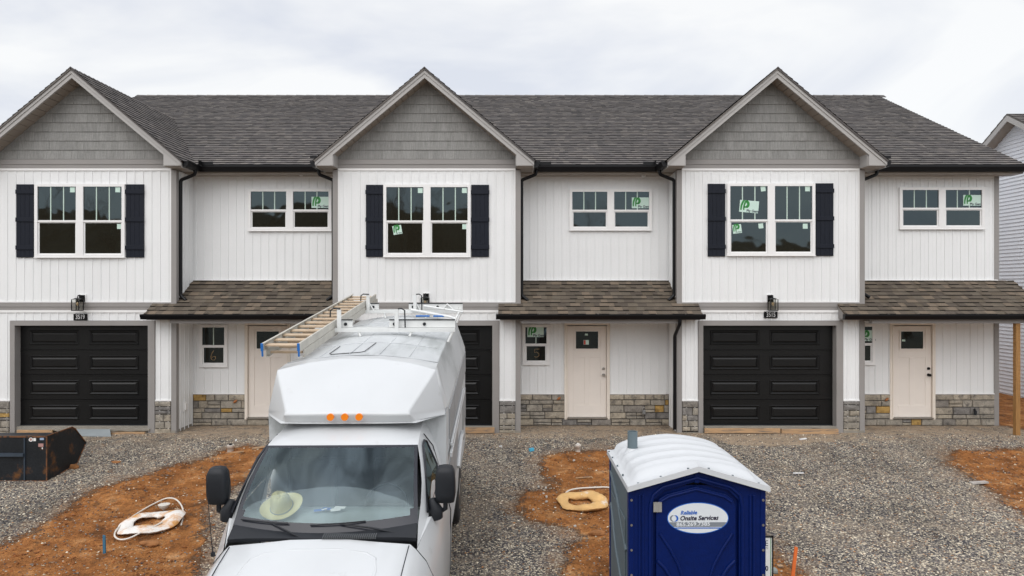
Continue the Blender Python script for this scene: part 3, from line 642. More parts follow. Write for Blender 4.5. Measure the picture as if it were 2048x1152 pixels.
for xx in (LX, RX):
    s = 1 if xx > 0 else -1
    mb.prism_x([(14.66, P0-0.13), (14.66, P0+0.02), (ridge_y, ridge_z+0.02), (26.54, P0+0.02), (26.54, P0-0.13), (ridge_y, ridge_z-0.15)], xx-s*0.03, xx+s*0.005); mb.build('gable_end_board', M['taupe'], HS); mb = MB()
mb.box(RX-0.33, RX-0.032, 14.68, 15.05, P0-0.155, P0-0.02)
mb.build('eave_return', M['taupe'], HS)
mb = MB()
edges = [(CX[0]+2.36, CX[1]-2.36), (CX[1]+2.36, CX[2]-2.36), (CX[2]+2.36, RX+0.02)]
for a, b in edges:
    mb.prism_x([(14.67, P0+0.012), (14.55, P0+0.012), (14.55, P0-0.03), (14.585, P0-0.125), (14.67, P0-0.125)], a-0.1, b+(0.1 if b < 9 else 0))
    mb.build('gutter', M['black'], HS); mb = MB()
for a, b in edges:
    a2, b2 = a-0.45, (b+0.45 if b < 9 else b-0.3)
    mb.box(a2, b2, 14.67, 14.69, 5.455, P0)
    x = a2
    while x < b2-0.01:
        mb.box(x, min(x+0.098, b2), 14.69, RC+0.01, 5.458, 5.472); x += 0.1016
    mb.box(a2, b2, 14.69, RC+0.01, 5.4725, 5.485)
    mb.build('soffit', M['soffit'], HS); mb = MB()
mb = MB()                                          # splash guards in the valleys
for s, cx in ((1, CX[0]), (1, CX[1]), (-1, CX[1]), (-1, CX[2]), (1, CX[2])):
    x0 = cx + s*2.42
    if (s, cx) in ((1, CX[0]), (1, CX[1]), (-1, CX[2])):
        mb.box(x0-s*0.05, x0+s*0.20, 14.535, 14.545, P0, P0+0.075); mb.box(x0-s*0.05, x0-s*0.04, 14.40, 14.535, P0, P0+0.09)
    else: mb.box(x0-s*0.06, x0-s*0.20, 14.0, 14.01, P0+.05, P0+.10)
    mb.build('splash_guard', M['black'], HS); mb = MB()
# --- recessed walls, stone, doors, windows
DOORC = [X(535.5, RC), X(1174, RC), X(1824, RC)]
spans = [(CX[0]+HW, CX[1]-HW), (CX[1]+HW, CX[2]-HW), (CX[2]+HW, 10.72)]
ZS = Z(788, RC)
for k, (a, b) in enumerate(spans):
    dc = DOORC[k]; dl, dr = dc-0.47, dc+0.47; mb = MB()
    siding_panel(mb, a, b, 2.4, 5.5, RC, phase=a+0.05)
    siding_panel(mb, a, dl, ZS, 2.4, RC, phase=a+0.05, pitch=0.30 if k == 2 else 0.1778); siding_panel(mb, dr, b, ZS, 2.4, RC, phase=a+0.05, pitch=0.30 if k == 2 else 0.1778)
    siding_panel(mb, dl, dr, 2.2, 2.4, RC, phase=a+0.05)
    mb.build('siding_wall', M['siding'], HS)
    for q in ((a, dl-0.03, RC-0.024, RC, ZS-0.004, ZS+0.018), (dr+0.03, b-0.08, RC-0.024, RC, ZS-0.004, ZS+0.018), (a, b, RC-0.02, RC, 5.44, 5.462), (a+0.01, b-0.01, RC-0.03, RC, 3.165, 3.185)):
        MB().box(*q).build('siding_channel', M['vinyl'], HS)
    stone_panel('stone_veneer', a+0.01, dl-0.02, 0.115, ZS-0.005, RC, seed=60+k)
    stone_panel('stone_veneer', dr+0.02, b-(0.08 if k == 2 else 0.01), 0.115, ZS-0.005, RC, seed=70+k)
    stone_panel('stone_veneer', a+0.01, b-(0.08 if k == 2 else 0.01), -0.03, 0.11, RC, seed=80+k)
    mb = MB(); mb.box(a, b, RC-0.0, RC+0.3, -0.5, 0.02); mb.build('foundation', M['concrete'], HS)
    # door
    zb, ztp = Z(834, RC), Z(652, RC)
    mb = MB()
    mb.box(dc-0.50, dc-0.435, RC-0.035, RC+0.12, zb-0.05, ztp+0.02); mb.box(dc+0.435, dc+0.50, RC-0.035, RC+0.12, zb-0.05, ztp+0.02)
    mb.box(dc-0.50, dc+0.50, RC-0.035, RC+0.12, ztp+0.02, ztp+0.085)
    mb.box(dc-0.455, dc-0.430, RC-0.05, RC-0.03, zb-0.04, ztp+0.01); mb.box(dc+0.430, dc+0.455, RC-0.05, RC-0.03, zb-0.04, ztp+0.01)
    mb.build('door_frame', M['primer_trim'], HS, bevel=0.004)
    mb = MB(); yd = RC+0.02; l_, r_ = dc-0.43, dc+0.43; H = ztp-zb
    mb.box(l_, r_, yd, yd+0.045, zb, ztp)
    # raised rails and stiles leave two long sunk panels and the glazed light
    zl0, zl1 = ztp-0.50, ztp-0.12
    wl = 0.245
    mb.box(l_, l_+0.13, yd-0.012, yd, zb, ztp); mb.box(r_-0.13, r_, yd-0.012, yd, zb, ztp)
    mb.box(l_+0.13, r_-0.13, yd-0.012, yd, zb, zb+0.26); mb.box(l_+0.13, r_-0.13, yd-0.012, yd, zl0-0.20, zl0-0.02)
    mb.box(l_+0.13, r_-0.13, yd-0.012, yd, zl1+0.02, ztp); mb.box(dc-0.055, dc+0.055, yd-0.012, yd, zb+0.26, zl0-0.20)
    for (u0, u1, w0, w1) in ((dc-wl-.03, dc-wl, zl0-.0, zl1), (dc+wl, dc+wl+.03, zl0, zl1), (dc-wl-.03, dc+wl+.03, zl1, zl1+.03), (dc-wl-.03, dc+wl+.03, zl0-.03, zl0)):
        mb.box(u0, u1, yd-0.028, yd, w0, w1)
    door = mb.build('entry_door', M['primer'], HS, bevel=0.003)
    mb = MB(); mb.box(dc-wl, dc+wl, yd-0.016, yd-0.004, zl0, zl1); mb.build('door_window', M['glass'], door)
    mb = MB(); mb.box(dc-0.45, dc+0.45, RC-0.06, RC+0.08, zb-0.035, zb-0.005); mb.build('threshold', M['silver'], HS)
    hm = M['black'] if k == 2 else M['silver']
    mb = MB(); hx = r_-0.065; hz = zb+0.93
    mb.cyl((hx, yd-0.012, hz), (hx, yd-0.03, hz), 0.032, 20); mb.cyl((hx, yd-0.03, hz), (hx, yd-0.055, hz), 0.014, 12)
    mb.tube([(hx, yd-0.05, hz), (hx, yd-0.065, hz), (hx, yd-0.085, hz), (hx, yd-0.095, hz)], [0.022, 0.031, 0.030, 0.016], 18); mb.build('door_knob', hm, door)
    mb = MB(); mb.cyl((hx, yd-0.012, hz+0.14), (hx, yd-0.035, hz+0.14), 0.030, 20); mb.build('deadbolt', hm, door)
    if k == 1:
        mb = MB(); mb.box(dc-0.075, dc+0.04, yd-0.0185, yd-0.0165, zl0+0.09, zl0+0.19); mb.box(dc-0.07, dc-0.03, yd-0.0195, yd-0.0186, zl0+0.095, zl0+0.185, 1); mb.build('door_sticker', [M['card'], pmat('red_ink', (0.6,0.03,0.02), 0.5)], door); mb = MB(); mb.box(dc-0.045, dc+0.02, yd-0.0185, yd-0.0165, zl1-0.09, zl1-0.05)
        mb.build('door_sticker', M['card'], door)
    if k == 2:
        mb = MB(); mb.box(dc-0.22, dc-0.15, yd-0.0185, yd-0.0165, zl0+0.16, zl0+0.2); mb.build('door_sticker', M['card'], door)
# right end wall, other outer walls
mb = MB()
mb.box(10.72-0.085, 10.72+0.02, RC-0.022, RC+0.09, -0.1, 5.46); mb.build('corner_trim', M['taupe'], HS)
mb = MB(); siding_panel(mb, RC+0.09, 26.2, -0.3, 5.6, 10.72, axis='y', sgn=1, phase=RC); mb.add([(10.72, RC, 5.6), (10.72, 26.2, 5.6), (10.72, ridge_y, ridge_z-0.1)], [(0,1,2)]); mb.build('siding_wall', M['siding'], HS); mb = MB()
siding_panel(mb, F, 26.2, -0.3, 5.6, -11.0, axis='y', sgn=-1, phase=RC)
for xx in (-11.0,): mb.add([(xx, RC, 5.6), (xx, 26.2, 5.6), (xx, ridge_y, ridge_z-0.1)], [(0,1,2) if xx > 0 else (2,1,0)])
mb.build('siding_wall', M['siding'], HS); mb = MB()
mb.add([(-11.0, 26.2, -0.3), (10.72, 26.2, -0.3), (10.72, 26.2, 5.6), (-11.0, 26.2, 5.6)], [(3,2,1,0)])
mb.build('siding_wall', M['siding'], HS)
# --- porch roofs
PO = [(X(290,13.97), X(705,13.97)), (X(997,13.97), X(1404,13.97)), (X(1690,13.97), 11.05)]
for k, (a, b) in enumerate(PO):
    mb = MB(); pz, pp = 2.455, 0.63
    Lp = math.hypot(RC-13.96, (RC-13.96)*pp)
    shingles(mb, (a, 13.955, pz+0.004), (1,0,0), (0,1,pp), b-a, Lp, seed=300+k, tab=(0.09, 0.22), step=(0.009, 0.021))
    mb.build('porch_roof', [M['porch_roof'], M['asphalt_shadow']], HS)
    mb = MB(); mb.prism_x([(13.965, pz+0.012), (13.855, pz+0.012), (13.855, pz-0.02), (13.885, pz-0.095), (13.965, pz-0.095)], a-0.05, b+0.05)
    mb.build('gutter', M['black'], HS)
    mb = MB(); r = random.Random(k)
    for i in range(7):
        u = a + (b-a)*(i+0.4)/7; mb.box(u, u+0.012, 13.86, 13.95, pz+0.013, pz+0.018)
    mb.build('gutter_hanger', M['silver'], HS)
    a3, b3 = [(CX[0]+HW, CX[1]-HW), (CX[1]+HW, CX[2]-HW), (CX[2]+HW, 10.95)][k]
    mb = MB(); mb.box(a3+0.025, b3-(0.025 if k<2 else 0), 14.0, 14.13, 2.275, 2.50)
    mb.box(a+0.03, a3+0.025, 13.97, F-0.026, 2.345, 2.36); mb.box(b3-0.02, b-0.03, 13.97, F-0.026 if k<2 else 15.07, 2.345, 2.36)
    for xx, s in ((a, 1), (b, -1)):
        mb.prism_x([(13.97, 2.36), (13.97, pz-0.03), (F-0.03 if (s>0 or k<2) else 15.07, pz-0.03+pp*((F-0.03 if (s>0 or k<2) else 15.07)-13.97)), (F-0.03 if (s>0 or k<2) else 15.07, 2.36)], xx+s*0.005, xx+s*0.025)
    mb.build('porch_beam', M['taupe'], HS)
    mb = MB(); mb.box(a3+0.01, b3-(0.01 if k<2 else 0), 14.13, RC, 2.30, 2.32); mb.build('porch_ceiling', M['vinyl'], HS)
mb = MB(); px_ = X(2033, 14.06); mb.box(px_-0.046, px_+0.046, 14.01, 14.10, -0.5, 2.273); mb.build('porch_post', M['post'], HS, bevel=0.004)
# --- downspouts
def spout(pts, r=0.036):
    P = [Vector(p) for p in pts]; Q = [P[0]]
    for i in range(1, len(P)-1):
        a = P[i] + (P[i-1]-P[i]).normalized()*0.045; b = P[i] + (P[i+1]-P[i]).normalized()*0.045
        for t in (0, .25, .5, .75, 1): Q.append(a*(1-t)**2 + P[i]*2*t*(1-t) + b*t*t)
    Q.append(P[-1]); mb = MB(); mb.tube(Q, r, 10); mb.build('downspout', M['black'], HS)
for cx, s, zf in ((CX[0], 1, 2.84), (CX[1], -1, 2.84), (CX[1], 1, 2.84), (CX[2], -1, 2.84), (CX[2], 1, 2.90)):
    xo = cx + s*(E+0.06); xw = cx + s*(HW+0.045)
    spout([(xo, 14.42, 5.53), (xo, 14.42, 5.40), (xw, 14.42, 5.28), (xw, 14.42, zf), (xw+s*0.13, 14.38, zf-0.10)])
xw = CX[2]-HW-0.045; spout([(xw-0.0, 13.92, 2.38), (xw, 13.92, 2.27), (xw-0.03, 14.24, 2.0), (xw-0.03, 14.24, 0.05)])
# --- little white flood lamp brackets under the main eave
for px, py in ((603, 349), (1287, 351)):
    mb = MB(); D = 14.95; x, z = X(px, D), Z(py, D)
    mb.box(x-0.06, x+0.05, D-0.05, D+0.05, z+0.005, z+0.02); mb.hexa([(x-.03,D-.06,z-.035),(x+.04,D-.06,z-.035),(x+.03,D+.02,z-.035),(x-.03,D+.02,z-.035),(x-.05,D-.06,z+.005),(x+.04,D-.06,z+.005),(x+.04,D+.02,z+.005),(x-.05,D+.02,z+.005)])
    mb.build('soffit_bracket', M['vinyl'], HS)
# --- windows
TX_PG = textgeo('Ply Gem', 0.074, 0.0022, 0, 1.0)
TX_PGs = textgeo('Ply Gem', 0.036, 0.001, 0, 1.0)
def arcpts(cx, cz, r0, a0, a1, n=8): return [(cx+r0*math.cos(R(a0+(a1-a0)*i/n)), cz+r0*math.sin(R(a0+(a1-a0)*i/n))) for i in range(n+1)]
def sticker(xc, zc_, y, w, h, rot, parent, text=True):
    """pale card with the green emblem and the maker's lettering"""
    mb = MB(); c, s = math.cos(R(rot)), math.sin(R(rot))
    T = lambda dy: (lambda x, z, _=0: (xc + x*c - z*s, y - dy, zc_ + x*s + z*c))
    mb.geo(([(-w/2,-h/2,0),(w/2,-h/2,0),(w/2,h/2,0),(-w/2,h/2,0)], [(0,1,2,3)]), T(0.0), 0)
    if text:
        k = h*0.95; ox = -w/2 + (0.42*k if w > h*1.2 else 0.40*k); oz = h*0.08 if w > h*1.2 else 0.03
        def strip(A, B):
            n = len(A); mb.geo(([(p[0],p[1],0) for p in A]+[(p[0],p[1],0) for p in B], [(i, n+i, n+i+1, i+1) for i in range(n-1)]), T(0.0012), 1)
        q = k*0.46
        # three blades rising from the foot and bending to the right, then the bowl
        for i, (b0, b1, t) in enumerate(((-1.08, -0.62, 0.98), (-0.52, -0.10, 0.92))):
            A = []; B = []
            for j in range(9):
                u = j/8; zz = -q*0.95 + u*q*1.9
                A.append((ox + q*(b0*(1-u*0.15) + 0.55*u**2.2 + 0.35*(1-u)), oz+zz)); B.append((ox + q*(b1*(1-u*0.15) + 0.62*u**2.2 + 0.18*(1-u)), oz+zz))
            strip(A, B)
        strip(arcpts(ox+q*0.15, oz+q*0.22, q*0.86, 70, -62), arcpts(ox+q*0.15, oz+q*0.22, q*0.34, 70, -62))
        strip([(ox-q*0.05, oz-q*0.18), (ox+q*0.6, oz-q*0.18)], [(ox-q*0.05, oz-q*0.48), (ox+q*0.5, oz-q*0.48)])
        tt = TX_PG if w > h*1.2 else TX_PGs; tx = w*0.20 if w > h*1.2 else w*0.12
        mb.geo(([(p[0]+tx, p[1]-h*0.36, 0) for p in tt[0]], tt[1]), T(0.0014), 2)
    mb.build('window_sticker' if text else 'blank_sticker', [M['card'], M['green'], M['ink']], parent)
def sash(fm, gm_, mm, x0, x1, z0, z1, y, split, nm, off=0.0):
    """one double-hung unit: fm frame, gm_ glass, mm muntins.  split = height of meeting rail"""
    j = 0.028
    # upper light
    gm_.box(x0, x1, y-0.030, y-0.026, split+0.018, z1)
    for i in range(nm):
        xx = x0 + (x1-x0)*(i+1)/(nm+1); mm.append(MB().box(xx-0.0105, xx+0.0105, y-0.034, y-0.0305, split+0.018, z1))
    fm.box(x0, x1, y-0.046, y-0.010, split-0.022, split+0.018)
    # lower sash, set further back
    fm.box(x0, x0+j, y-0.026, y-0.005, z0, split-0.022); fm.box(x1-j, x1, y-0.026, y-0.005, z0, split-0.022)
    fm.box(x0+j, x1-j, y-0.026, y-0.005, z0, z0+j); fm.box(x0+j, x1-j, y-0.026, y-0.005, split-0.04, split-0.022)
    gm_.box(x0+j, x1-j, y-0.019, y-0.0155, z0+j, split-0.04)
def window(px0, px1, py0, py1, D, twin=True, splitpy=None, nm=2, label=None):
    x0, x1, z0, z1 = X(px0, D), X(px1, D), Z(py1, D), Z(py0, D); y = D; fw = 0.062; sp = Z(splitpy, D)
    fm, g_, mm = MB(), MB(), []
    fm.box(x0, x0+fw, y-0.055, y, z0, z1); fm.box(x1-fw, x1, y-0.055, y, z0, z1)
    fm.box(x0+fw, x1-fw, y-0.055, y, z1-fw*0.9, z1); fm.box(x0+fw, x1-fw, y-0.055, y, z0, z0+fw)
    fm.box(x0-0.008, x1+0.008, y-0.063, y-0.055, z0-0.004, z0+0.012)
    if twin:
        xm = (x0+x1)/2; mw = 0.075; fm.box(xm-mw, xm+mw, y-0.055, y, z0+fw, z1-fw*0.9)
        un = [(x0+fw, xm-mw), (xm+mw, x1-fw)]
    else: un = [(x0+fw, x1-fw)]
    for a, b in un: sash(fm, g_, mm, a, b, z0+fw, z1-fw*0.9, y, sp, nm)
    w = fm.build('window', M['vinyl'], HS); g_.build('pane', M['glass'], w); [q.build('muntin', M['muntin'], w) for q in mm]
    if label: w['label'] = label
    return w
def shutter(px0, px1, py0, py1):
    mb = MB(); x0, x1, z0, z1 = X(px0,F), X(px1,F), Z(py1,F), Z(py0,F); y = F
    n = 4; g = 0.004; w = (x1-x0)/n
    for i in range(n): mb.box(x0+i*w+(g if i else 0), x0+(i+1)*w, y-0.035, y, z0, z1)
    mb.box(x0+.003, x1-.003, y-0.030, y, z0+.002, z1-.002)
    h = z1-z0
    for zc_ in (z0+h*0.10+0.01, z0+h*0.475+0.02, z0+h*0.85+0.03):
        mb.box(x0-0.008, x1+0.008, y-0.055, y-0.035, zc_, zc_+0.085)
    mb.build('shutter', M['shutter'], HS, bevel=0.003)
wl = window(72, 252, 368.5, 515.5, F, splitpy=442.5)
wm = window(767.5, 941.5, 369.5, 514.5, F, splitpy=443)
wr = window(1453, 1628.5, 367.5, 512, F, splitpy=441)
for a in ((35,69.5,369,515), (253.5,289,369,515), (732.5,766.5,370,514), (943,978,370,514), (1415,1449.5,368,513), (1630.5,1665.5,367,512)): shutter(*a)
ul = window(497.5, 664, 378.5, 462.5, RC, splitpy=421)
um = window(1138.5, 1303, 379, 461.5, RC, splitpy=421.5)
ur = window(1797, 1966.5, 375.5, 459, RC, splitpy=417.5)
p6 = window(400.5, 456, 649.5, 733.5, RC, False, 691.5, 1, 'small porch window with a handwritten orange 6')
p5 = window(1045, 1098.5, 649, 729, RC, False, 688.5, 1, 'small porch window with a handwritten orange 5')
p4 = window(1697, 1748, 648, 729, RC, False, 687.5, 1)
def st(px, py, w, h, rot, D, par, text=True, up=True): sticker(X(px,D), Z(py,D), D-(0.0355 if up else 0.0215), w, h, rot, par, text)
st(641, 405, 0.375, 0.245, 0, RC, ul); st(1280, 406, 0.375, 0.235, 0, RC, um); st(1942, 401, 0.39, 0.235, 0, RC, ur)
st(1497, 413.5, 0.40, 0.25, -5, F, wr); st(1473.5, 458, 0.185, 0.185, 7, F, wr, up=False); st(795, 460, 0.185, 0.185, 10, F, wm, up=False)
st(1071, 663, 0.36, 0.24, 0, RC, p5); st(1733, 671, 0.30, 0.24, 0, RC, p4)
for px, py, par, upx in ((147,380,wl,1),(237.5,380,wl,1),(240,453,wl,0),(841,381.5,wm,1),(929,381.5,wm,1),(929.5,453.5,wm,0),(1525,378,wr,1),(1613.5,378,wr,1),(1521,452,wr,0),(1609.5,452.5,wr,0)):
    st(px, py, 0.10, 0.105, 6 if px in (1525,1521) else 0, F, par, False, bool(upx))
for s_, px, py, par in (('6', 427, 712, p6), ('5', 1073.5, 706, p5)):
    mb = MB(); D = RC
    if s_ == '5': P = [(5,-8),(-4,-8),(-4.5,-1),(0,-2),(4,0.5),(4.5,4.5),(2,7.5),(-2,8),(-5,6.5)]
    else: P = [(1.5,-11),(-2,-6),(-4,0),(-4,5),(-1,8),(3,7.5),(5.5,4.5),(4.5,1),(1,0.5),(-2,3)]
    mb.tube([(X(px+a, D), D-0.0225, Z(py+b, D)) for a, b in P], 0.008, 6, flat=0.3); mb.build('marker_number', M['marker'], par)
# --- lanterns and house numbers
for k, (pc, dxp) in enumerate(((166.5, 0), (852.5, 0), (1539, 0))):
    x = X(pc, F); zt_ = Z(590 if k != 1 else 587, F)
    mb = MB(); mb.box(x-0.058, x+0.058, F-0.055, F-0.015, zt_-0.14, zt_)
    mb.tube([(x, F-0.05, zt_-0.03), (x, F-0.11, zt_-0.0), (x, F-0.17, zt_-0.01), (x, F-0.19, zt_-0.05), (x, F-0.19, zt_-0.08)], 0.011, 8)
    zc_ = zt_-0.075; w, h, yc = 0.075, 0.235, F-0.19
    mb.hexa([(x-w,yc-w,zc_-.012),(x+w,yc-w,zc_-.012),(x+w,yc+w,zc_-.012),(x-w,yc+w,zc_-.012),(x-.03,yc-.03,zc_+.016),(x+.03,yc-.03,zc_+.016),(x+.03,yc+.03,zc_+.016),(x-.03,yc+.03,zc_+.016)])
    for sx in (-1, 1):
        for sy in (-1, 1): mb.box(x+sx*w-0.007, x+sx*w+0.007, yc+sy*w-0.007, yc+sy*w+0.007, zc_-h, zc_-.012)
    mb.box(x-w-.006, x+w+.006, yc-w-.006, yc+w+.006, zc_-h-.014, zc_-h); mb.cyl((x,yc,zc_-.01), (x,yc,zc_-.07), 0.013, 10)
    ln = mb.build('wall_lantern', M['black'], HS)
    mb = MB()
    for s in (-1, 1): mb.box(x-w+.008, x+w-.008, yc+s*(w-.004), yc+s*w-.002*s, zc_-h+.002, zc_-.014); mb.build('lantern_glass', M['lamp_glass'], ln); mb = MB()
    mb = MB(); mb.tube([(x,yc,zc_-.07),(x,yc,zc_-.09),(x,yc,zc_-.125),(x,yc,zc_-.145)], [.012,.026,.024,.008], 12); mb.build('bulb', M['bulb'], ln)
    mb = MB(); mb.box(x-0.085, x+0.085, F-0.03, F-0.002, zt_-0.20, zt_-0.0+.02) if False else mb.box(x-0.07, x+0.07, F-0.034, F-0.002, zt_-0.155, zt_+0.012); mb.build('lantern_mount', M['vinyl'], HS)
for pc, py, s_ in ((162.5, 634, '3519'), (1540.5, 629.5, '3515'), (852, 630, '3517')):
    x, z = X(pc, F), Z(py, F); mb = MB(); mb.box(x-0.14, x+0.14, F-0.036, F-0.013, z-0.068, z+0.068); pl = mb.build('house_number', M['black'], HS)
    if s_ != '3517':
        g = textgeo(s_, 0.135, 0.0015, 0, 0.72); mb = MB(); mb.geo(g, lambda a, b, c: (x+a, F-0.0375, z+b), 0)
        mb.build('digits', M['digits'], pl)
    else:
        bpy.data.objects.remove(pl)
# --- outlet, hose bib, lock box, temporary tube on the walls
mb = MB(); xx = CX[0]+HW+0.013; mb.box(xx, xx+0.02, 14.60, 14.72, Z(822,14.66), Z(803,14.66)); mb.box(xx+.02, xx+.045, 14.62, 14.70, Z(819,14.66), Z(806,14.66)); mb.build('outlet_cover', M['vinyl'], HS)
mb = MB(); x, z = X(1286.5, RC), Z(822, RC); mb.box(x-0.035, x+0.035, RC-0.09, RC-0.05, z-0.06, z+0.03); lb = mb.build('lock_box', pmat('lock_grey', (0.25,0.25,0.25), 0.4, metal=0.5), HS, bevel=0.006)
mb = MB(); mb.tube([(x-0.022,RC-.07,z+.03),(x-0.022,RC-.07,z+.08),(x,RC-.07,z+.10),(x+0.022,RC-.07,z+.08),(x+0.022,RC-.07,z+.03)], 0.006, 6); mb.build('shackle', M['silver'], lb)
mb = MB(); x, z = X(1947, RC), Z(823, RC); mb.cyl((x, RC-0.02, z+.06), (x-0.02, RC-0.10, z+.02), 0.022, 12); mb.cyl((x-0.02, RC-0.10, z+.03), (x-0.035, RC-0.10, z-.06), 0.03, 12); mb.build('wall_vent', M['rubber'], HS)
for px, py in ((1769.5, 799), (1116, 797), (471, 803)):
    mb = MB(); x, z = X(px, RC), Z(py, RC); mb.tube([(x+.05,RC-.04,z+.03),(x+.0,RC-.06,z+.0),(x-.01,RC-.07,z-.01)], [0.02, 0.026, 0.014], 8)
    mb.tube([(x+.01,RC-.05,z+.04),(x+.03,RC-.06,z-.01),(x-.03,RC-.06,z-.02)], 0.01, 6); mb.build('hose_tap', pmat('copper_tap', (0.35,0.13,0.04), 0.5, metal=0.3), HS)

# ================================================================ neighbouring house (right)
NX = 14.1; NB = thing('neighbouring_house', 'white lap sided house with grey gable seen past the right end of the townhouse row', 'house', (NX, 18.9, -0.2))
nr_y, nr_z, nsl = 18.95, 7.80, 0.62
mb = MB(); z = -0.20; e = 0.105
hwf = lambda z: min(6.6, max(0, (nr_z-0.12-z)/nsl))
while z < nr_z-0.15:
    a, b = hwf(z), hwf(z+e)
    mb.add([(NX-0.028, nr_y-a, z), (NX-0.028, nr_y+a, z), (NX-0.002, nr_y+b, z+e), (NX-0.002, nr_y-b, z+e), (NX, nr_y-a, z), (NX, nr_y+a, z)], [(3,2,1,0), (0,1,5,4)]); z += e
mb.add([(NX, nr_y-6.6, -.2), (NX+9, nr_y-6.6, -.2), (NX+9, nr_y-6.6, 3.7), (NX, nr_y-6.6, 3.7)], [(0,1,2,3)])
mb.add([(NX, nr_y+6.6, -.2), (NX+9, nr_y+6.6, -.2), (NX+9, nr_y+6.6, 3.7), (NX, nr_y+6.6, 3.7)], [(3,2,1,0)])
mb.build('wall', M['lap'], NB)
mb = MB(); mb.box(NX-0.01, NX+9, nr_y-6.6, nr_y+6.6, -0.8, -0.203); mb.build('foundation', pmat('pale_base', hexl(190,172,158), 0.8), NB)
mb = MB(); ext = 7.0; Ln = math.hypot(ext, ext*nsl)
shingles(mb, (NX-0.36, nr_y-ext, nr_z-ext*nsl+0.03), (1,0,0), (0,1,nsl), 9, Ln, expo=0.143, seed=77)
shingles(mb, (NX-0.36, nr_y+ext, nr_z-ext*nsl+0.03), (1,0,0), (0,-1,nsl), 9, Ln, expo=0.3, seed=78)
mb.build('roof', [M['roof'], M['asphalt_shadow']], NB)
mb = MB()
mb.prism_x([(nr_y-ext, nr_z-ext*nsl-0.17), (nr_y-ext, nr_z-ext*nsl), (nr_y, nr_z), (nr_y+ext, nr_z-ext*nsl), (nr_y+ext, nr_z-ext*nsl-0.17), (nr_y, nr_z-0.17)], NX-0.36, NX-0.33)
mb.build('rake_board', M['fascia'], NB)
mb = MB()
for s in (-1, 1):
    mb.hexa([(NX-.33, nr_y, nr_z-.14), (NX, nr_y, nr_z-.14), (NX, nr_y+s*ext, nr_z-.14-ext*nsl), (NX-.33, nr_y+s*ext, nr_z-.14-ext*nsl), (NX-.33, nr_y, nr_z-.12), (NX, nr_y, nr_z-.12), (NX, nr_y+s*ext, nr_z-.12-ext*nsl), (NX-.33, nr_y+s*ext, nr_z-.12-ext*nsl)])
mb.build('soffit', M['soffit'], NB)

# ================================================================ box truck (local frame: x right, y back, z up)
TO = (-1.60, 5.13, -0.69); TR = (math.atan(0.075), 0, math.atan(0.023))
TK = thing('service_truck', 'white service van with raised box body, roof racks and black tow mirrors, front towards camera', 'van', TO, rot=TR, local=True)
# --- cab lower body: rings along y
def ring(y, w, zb, zs, zt_, crown, sh):
    h = [(w*0.97, zb), (w, zb+0.12), (w, zs-0.48), (w-0.03, zs-0.30), (w-0.10, zs-0.14), (w-0.18, zs-0.04), (w-sh, zs+0.012), ((w-sh)*0.66, (zs+0.012)*0.4+zt_*0.6), ((w-sh)*0.33, zt_+crown*0.8), (0, zt_+crown)]
    return [(-x, y, z) for x, z in h] + [(x, y, z) for x, z in h[:-1]][::-1]
prof = [(-0.62,0.88,0.48,0.98,1.00,0.0,0.23), (-0.58,0.93,0.46,1.12,1.14,0.01,0.235), (-0.45,0.95,0.44,1.20,1.235,0.012,0.235), (-0.2,0.965,0.44,1.295,1.33,0.015,0.235), (0.1,0.975,0.44,1.365,1.405,0.018,0.235), (0.45,0.985,0.44,1.43,1.475,0.02,0.235), (0.725,0.99,0.44,1.465,1.512,0.015,0.235)]
rg = [ring(*p) for p in prof]
mb = MB(); mb.grid(rg, flip=True)
mb.add(rg[0], [tuple(range(len(rg[0])))])
# door section
rg2 = []
for y, z in ((0.725, 1.50), (1.1, 1.53), (1.6, 1.54), (2.3, 1.55)):
    h = [(0.95, 0.40), (0.99, 0.52), (1.0, 0.95), (0.99, 1.22), (0.955, 1.43), (0.90, z+0.03)] if y > 0.8 else [(0.96, 0.44), (0.99, 0.56), (0.99, 0.995), (0.96, 1.175), (0.89, 1.335), (0.81, 1.435)]
    rg2.append([(-x, y, q) for x, q in h] + [(x, y, q) for x, q in h][::-1])
mb.grid([r_[:6] for r_ in rg2], flip=True); mb.grid([r_[6:] for r_ in rg2], flip=True)
# roof & pillars: outer shell
def wsb(s): return (0.80*s, 0.80+0.13*s*s, 1.535+0.035*s*s)
def wst(s): return (0.722*s, 1.52+0.10*s*s, 2.085-0.03*s*s)
def rr(s, y, hw, z, dz): return (hw*s, y, z - dz*abs(s)**3)
S = [i/12 for i in range(-12, 13)]
rows = [[wst(s) for s in S]]
for y, hw, z, dz in ((1.64, 0.722, 2.135, 0.07), (1.8, 0.715, 2.165, 0.085), (2.05, 0.705, 2.19, 0.095), (2.4, 0.70, 2.205, 0.10)): rows.append([rr(s, y+0.06*s*s*(2.4-y), hw, z, dz) for s in S])
mb.grid(rows, flip=True)
for sg in (-1, 1):     # side greenhouse: bottom from windshield foot along belt to rear, top along roof edge
    bot = [wsb(sg), (sg*0.87, 1.08, 1.565), (sg*0.90, 1.35, 1.57), (sg*0.903, 1.75, 1.575), (sg*0.90, 2.4, 1.58)]
    top = [wst(sg), rows[1][0 if sg < 0 else -1], rows[2][0 if sg < 0 else -1], rows[3][0 if sg < 0 else -1], rows[4][0 if sg < 0 else -1]]
    G = []
    for t in (0, .25, .5, .75, 1): G.append([tuple(Vector(b).lerp(Vector(a), t) + Vector((sg*0.035*math.sin(math.pi*t), 0, 0))) for a, b in zip(top, bot)])
    mb.grid(G, flip=(sg > 0))
    mb.quad((sg*0.81, 0.76, 1.435), wsb(sg), (sg*0.87, 1.08, 1.565), (sg*0.90, 1.1, 1.56))
# cowl apron between the hood and the glass foot
cab = mb.build('cab', M['paint'], TK)
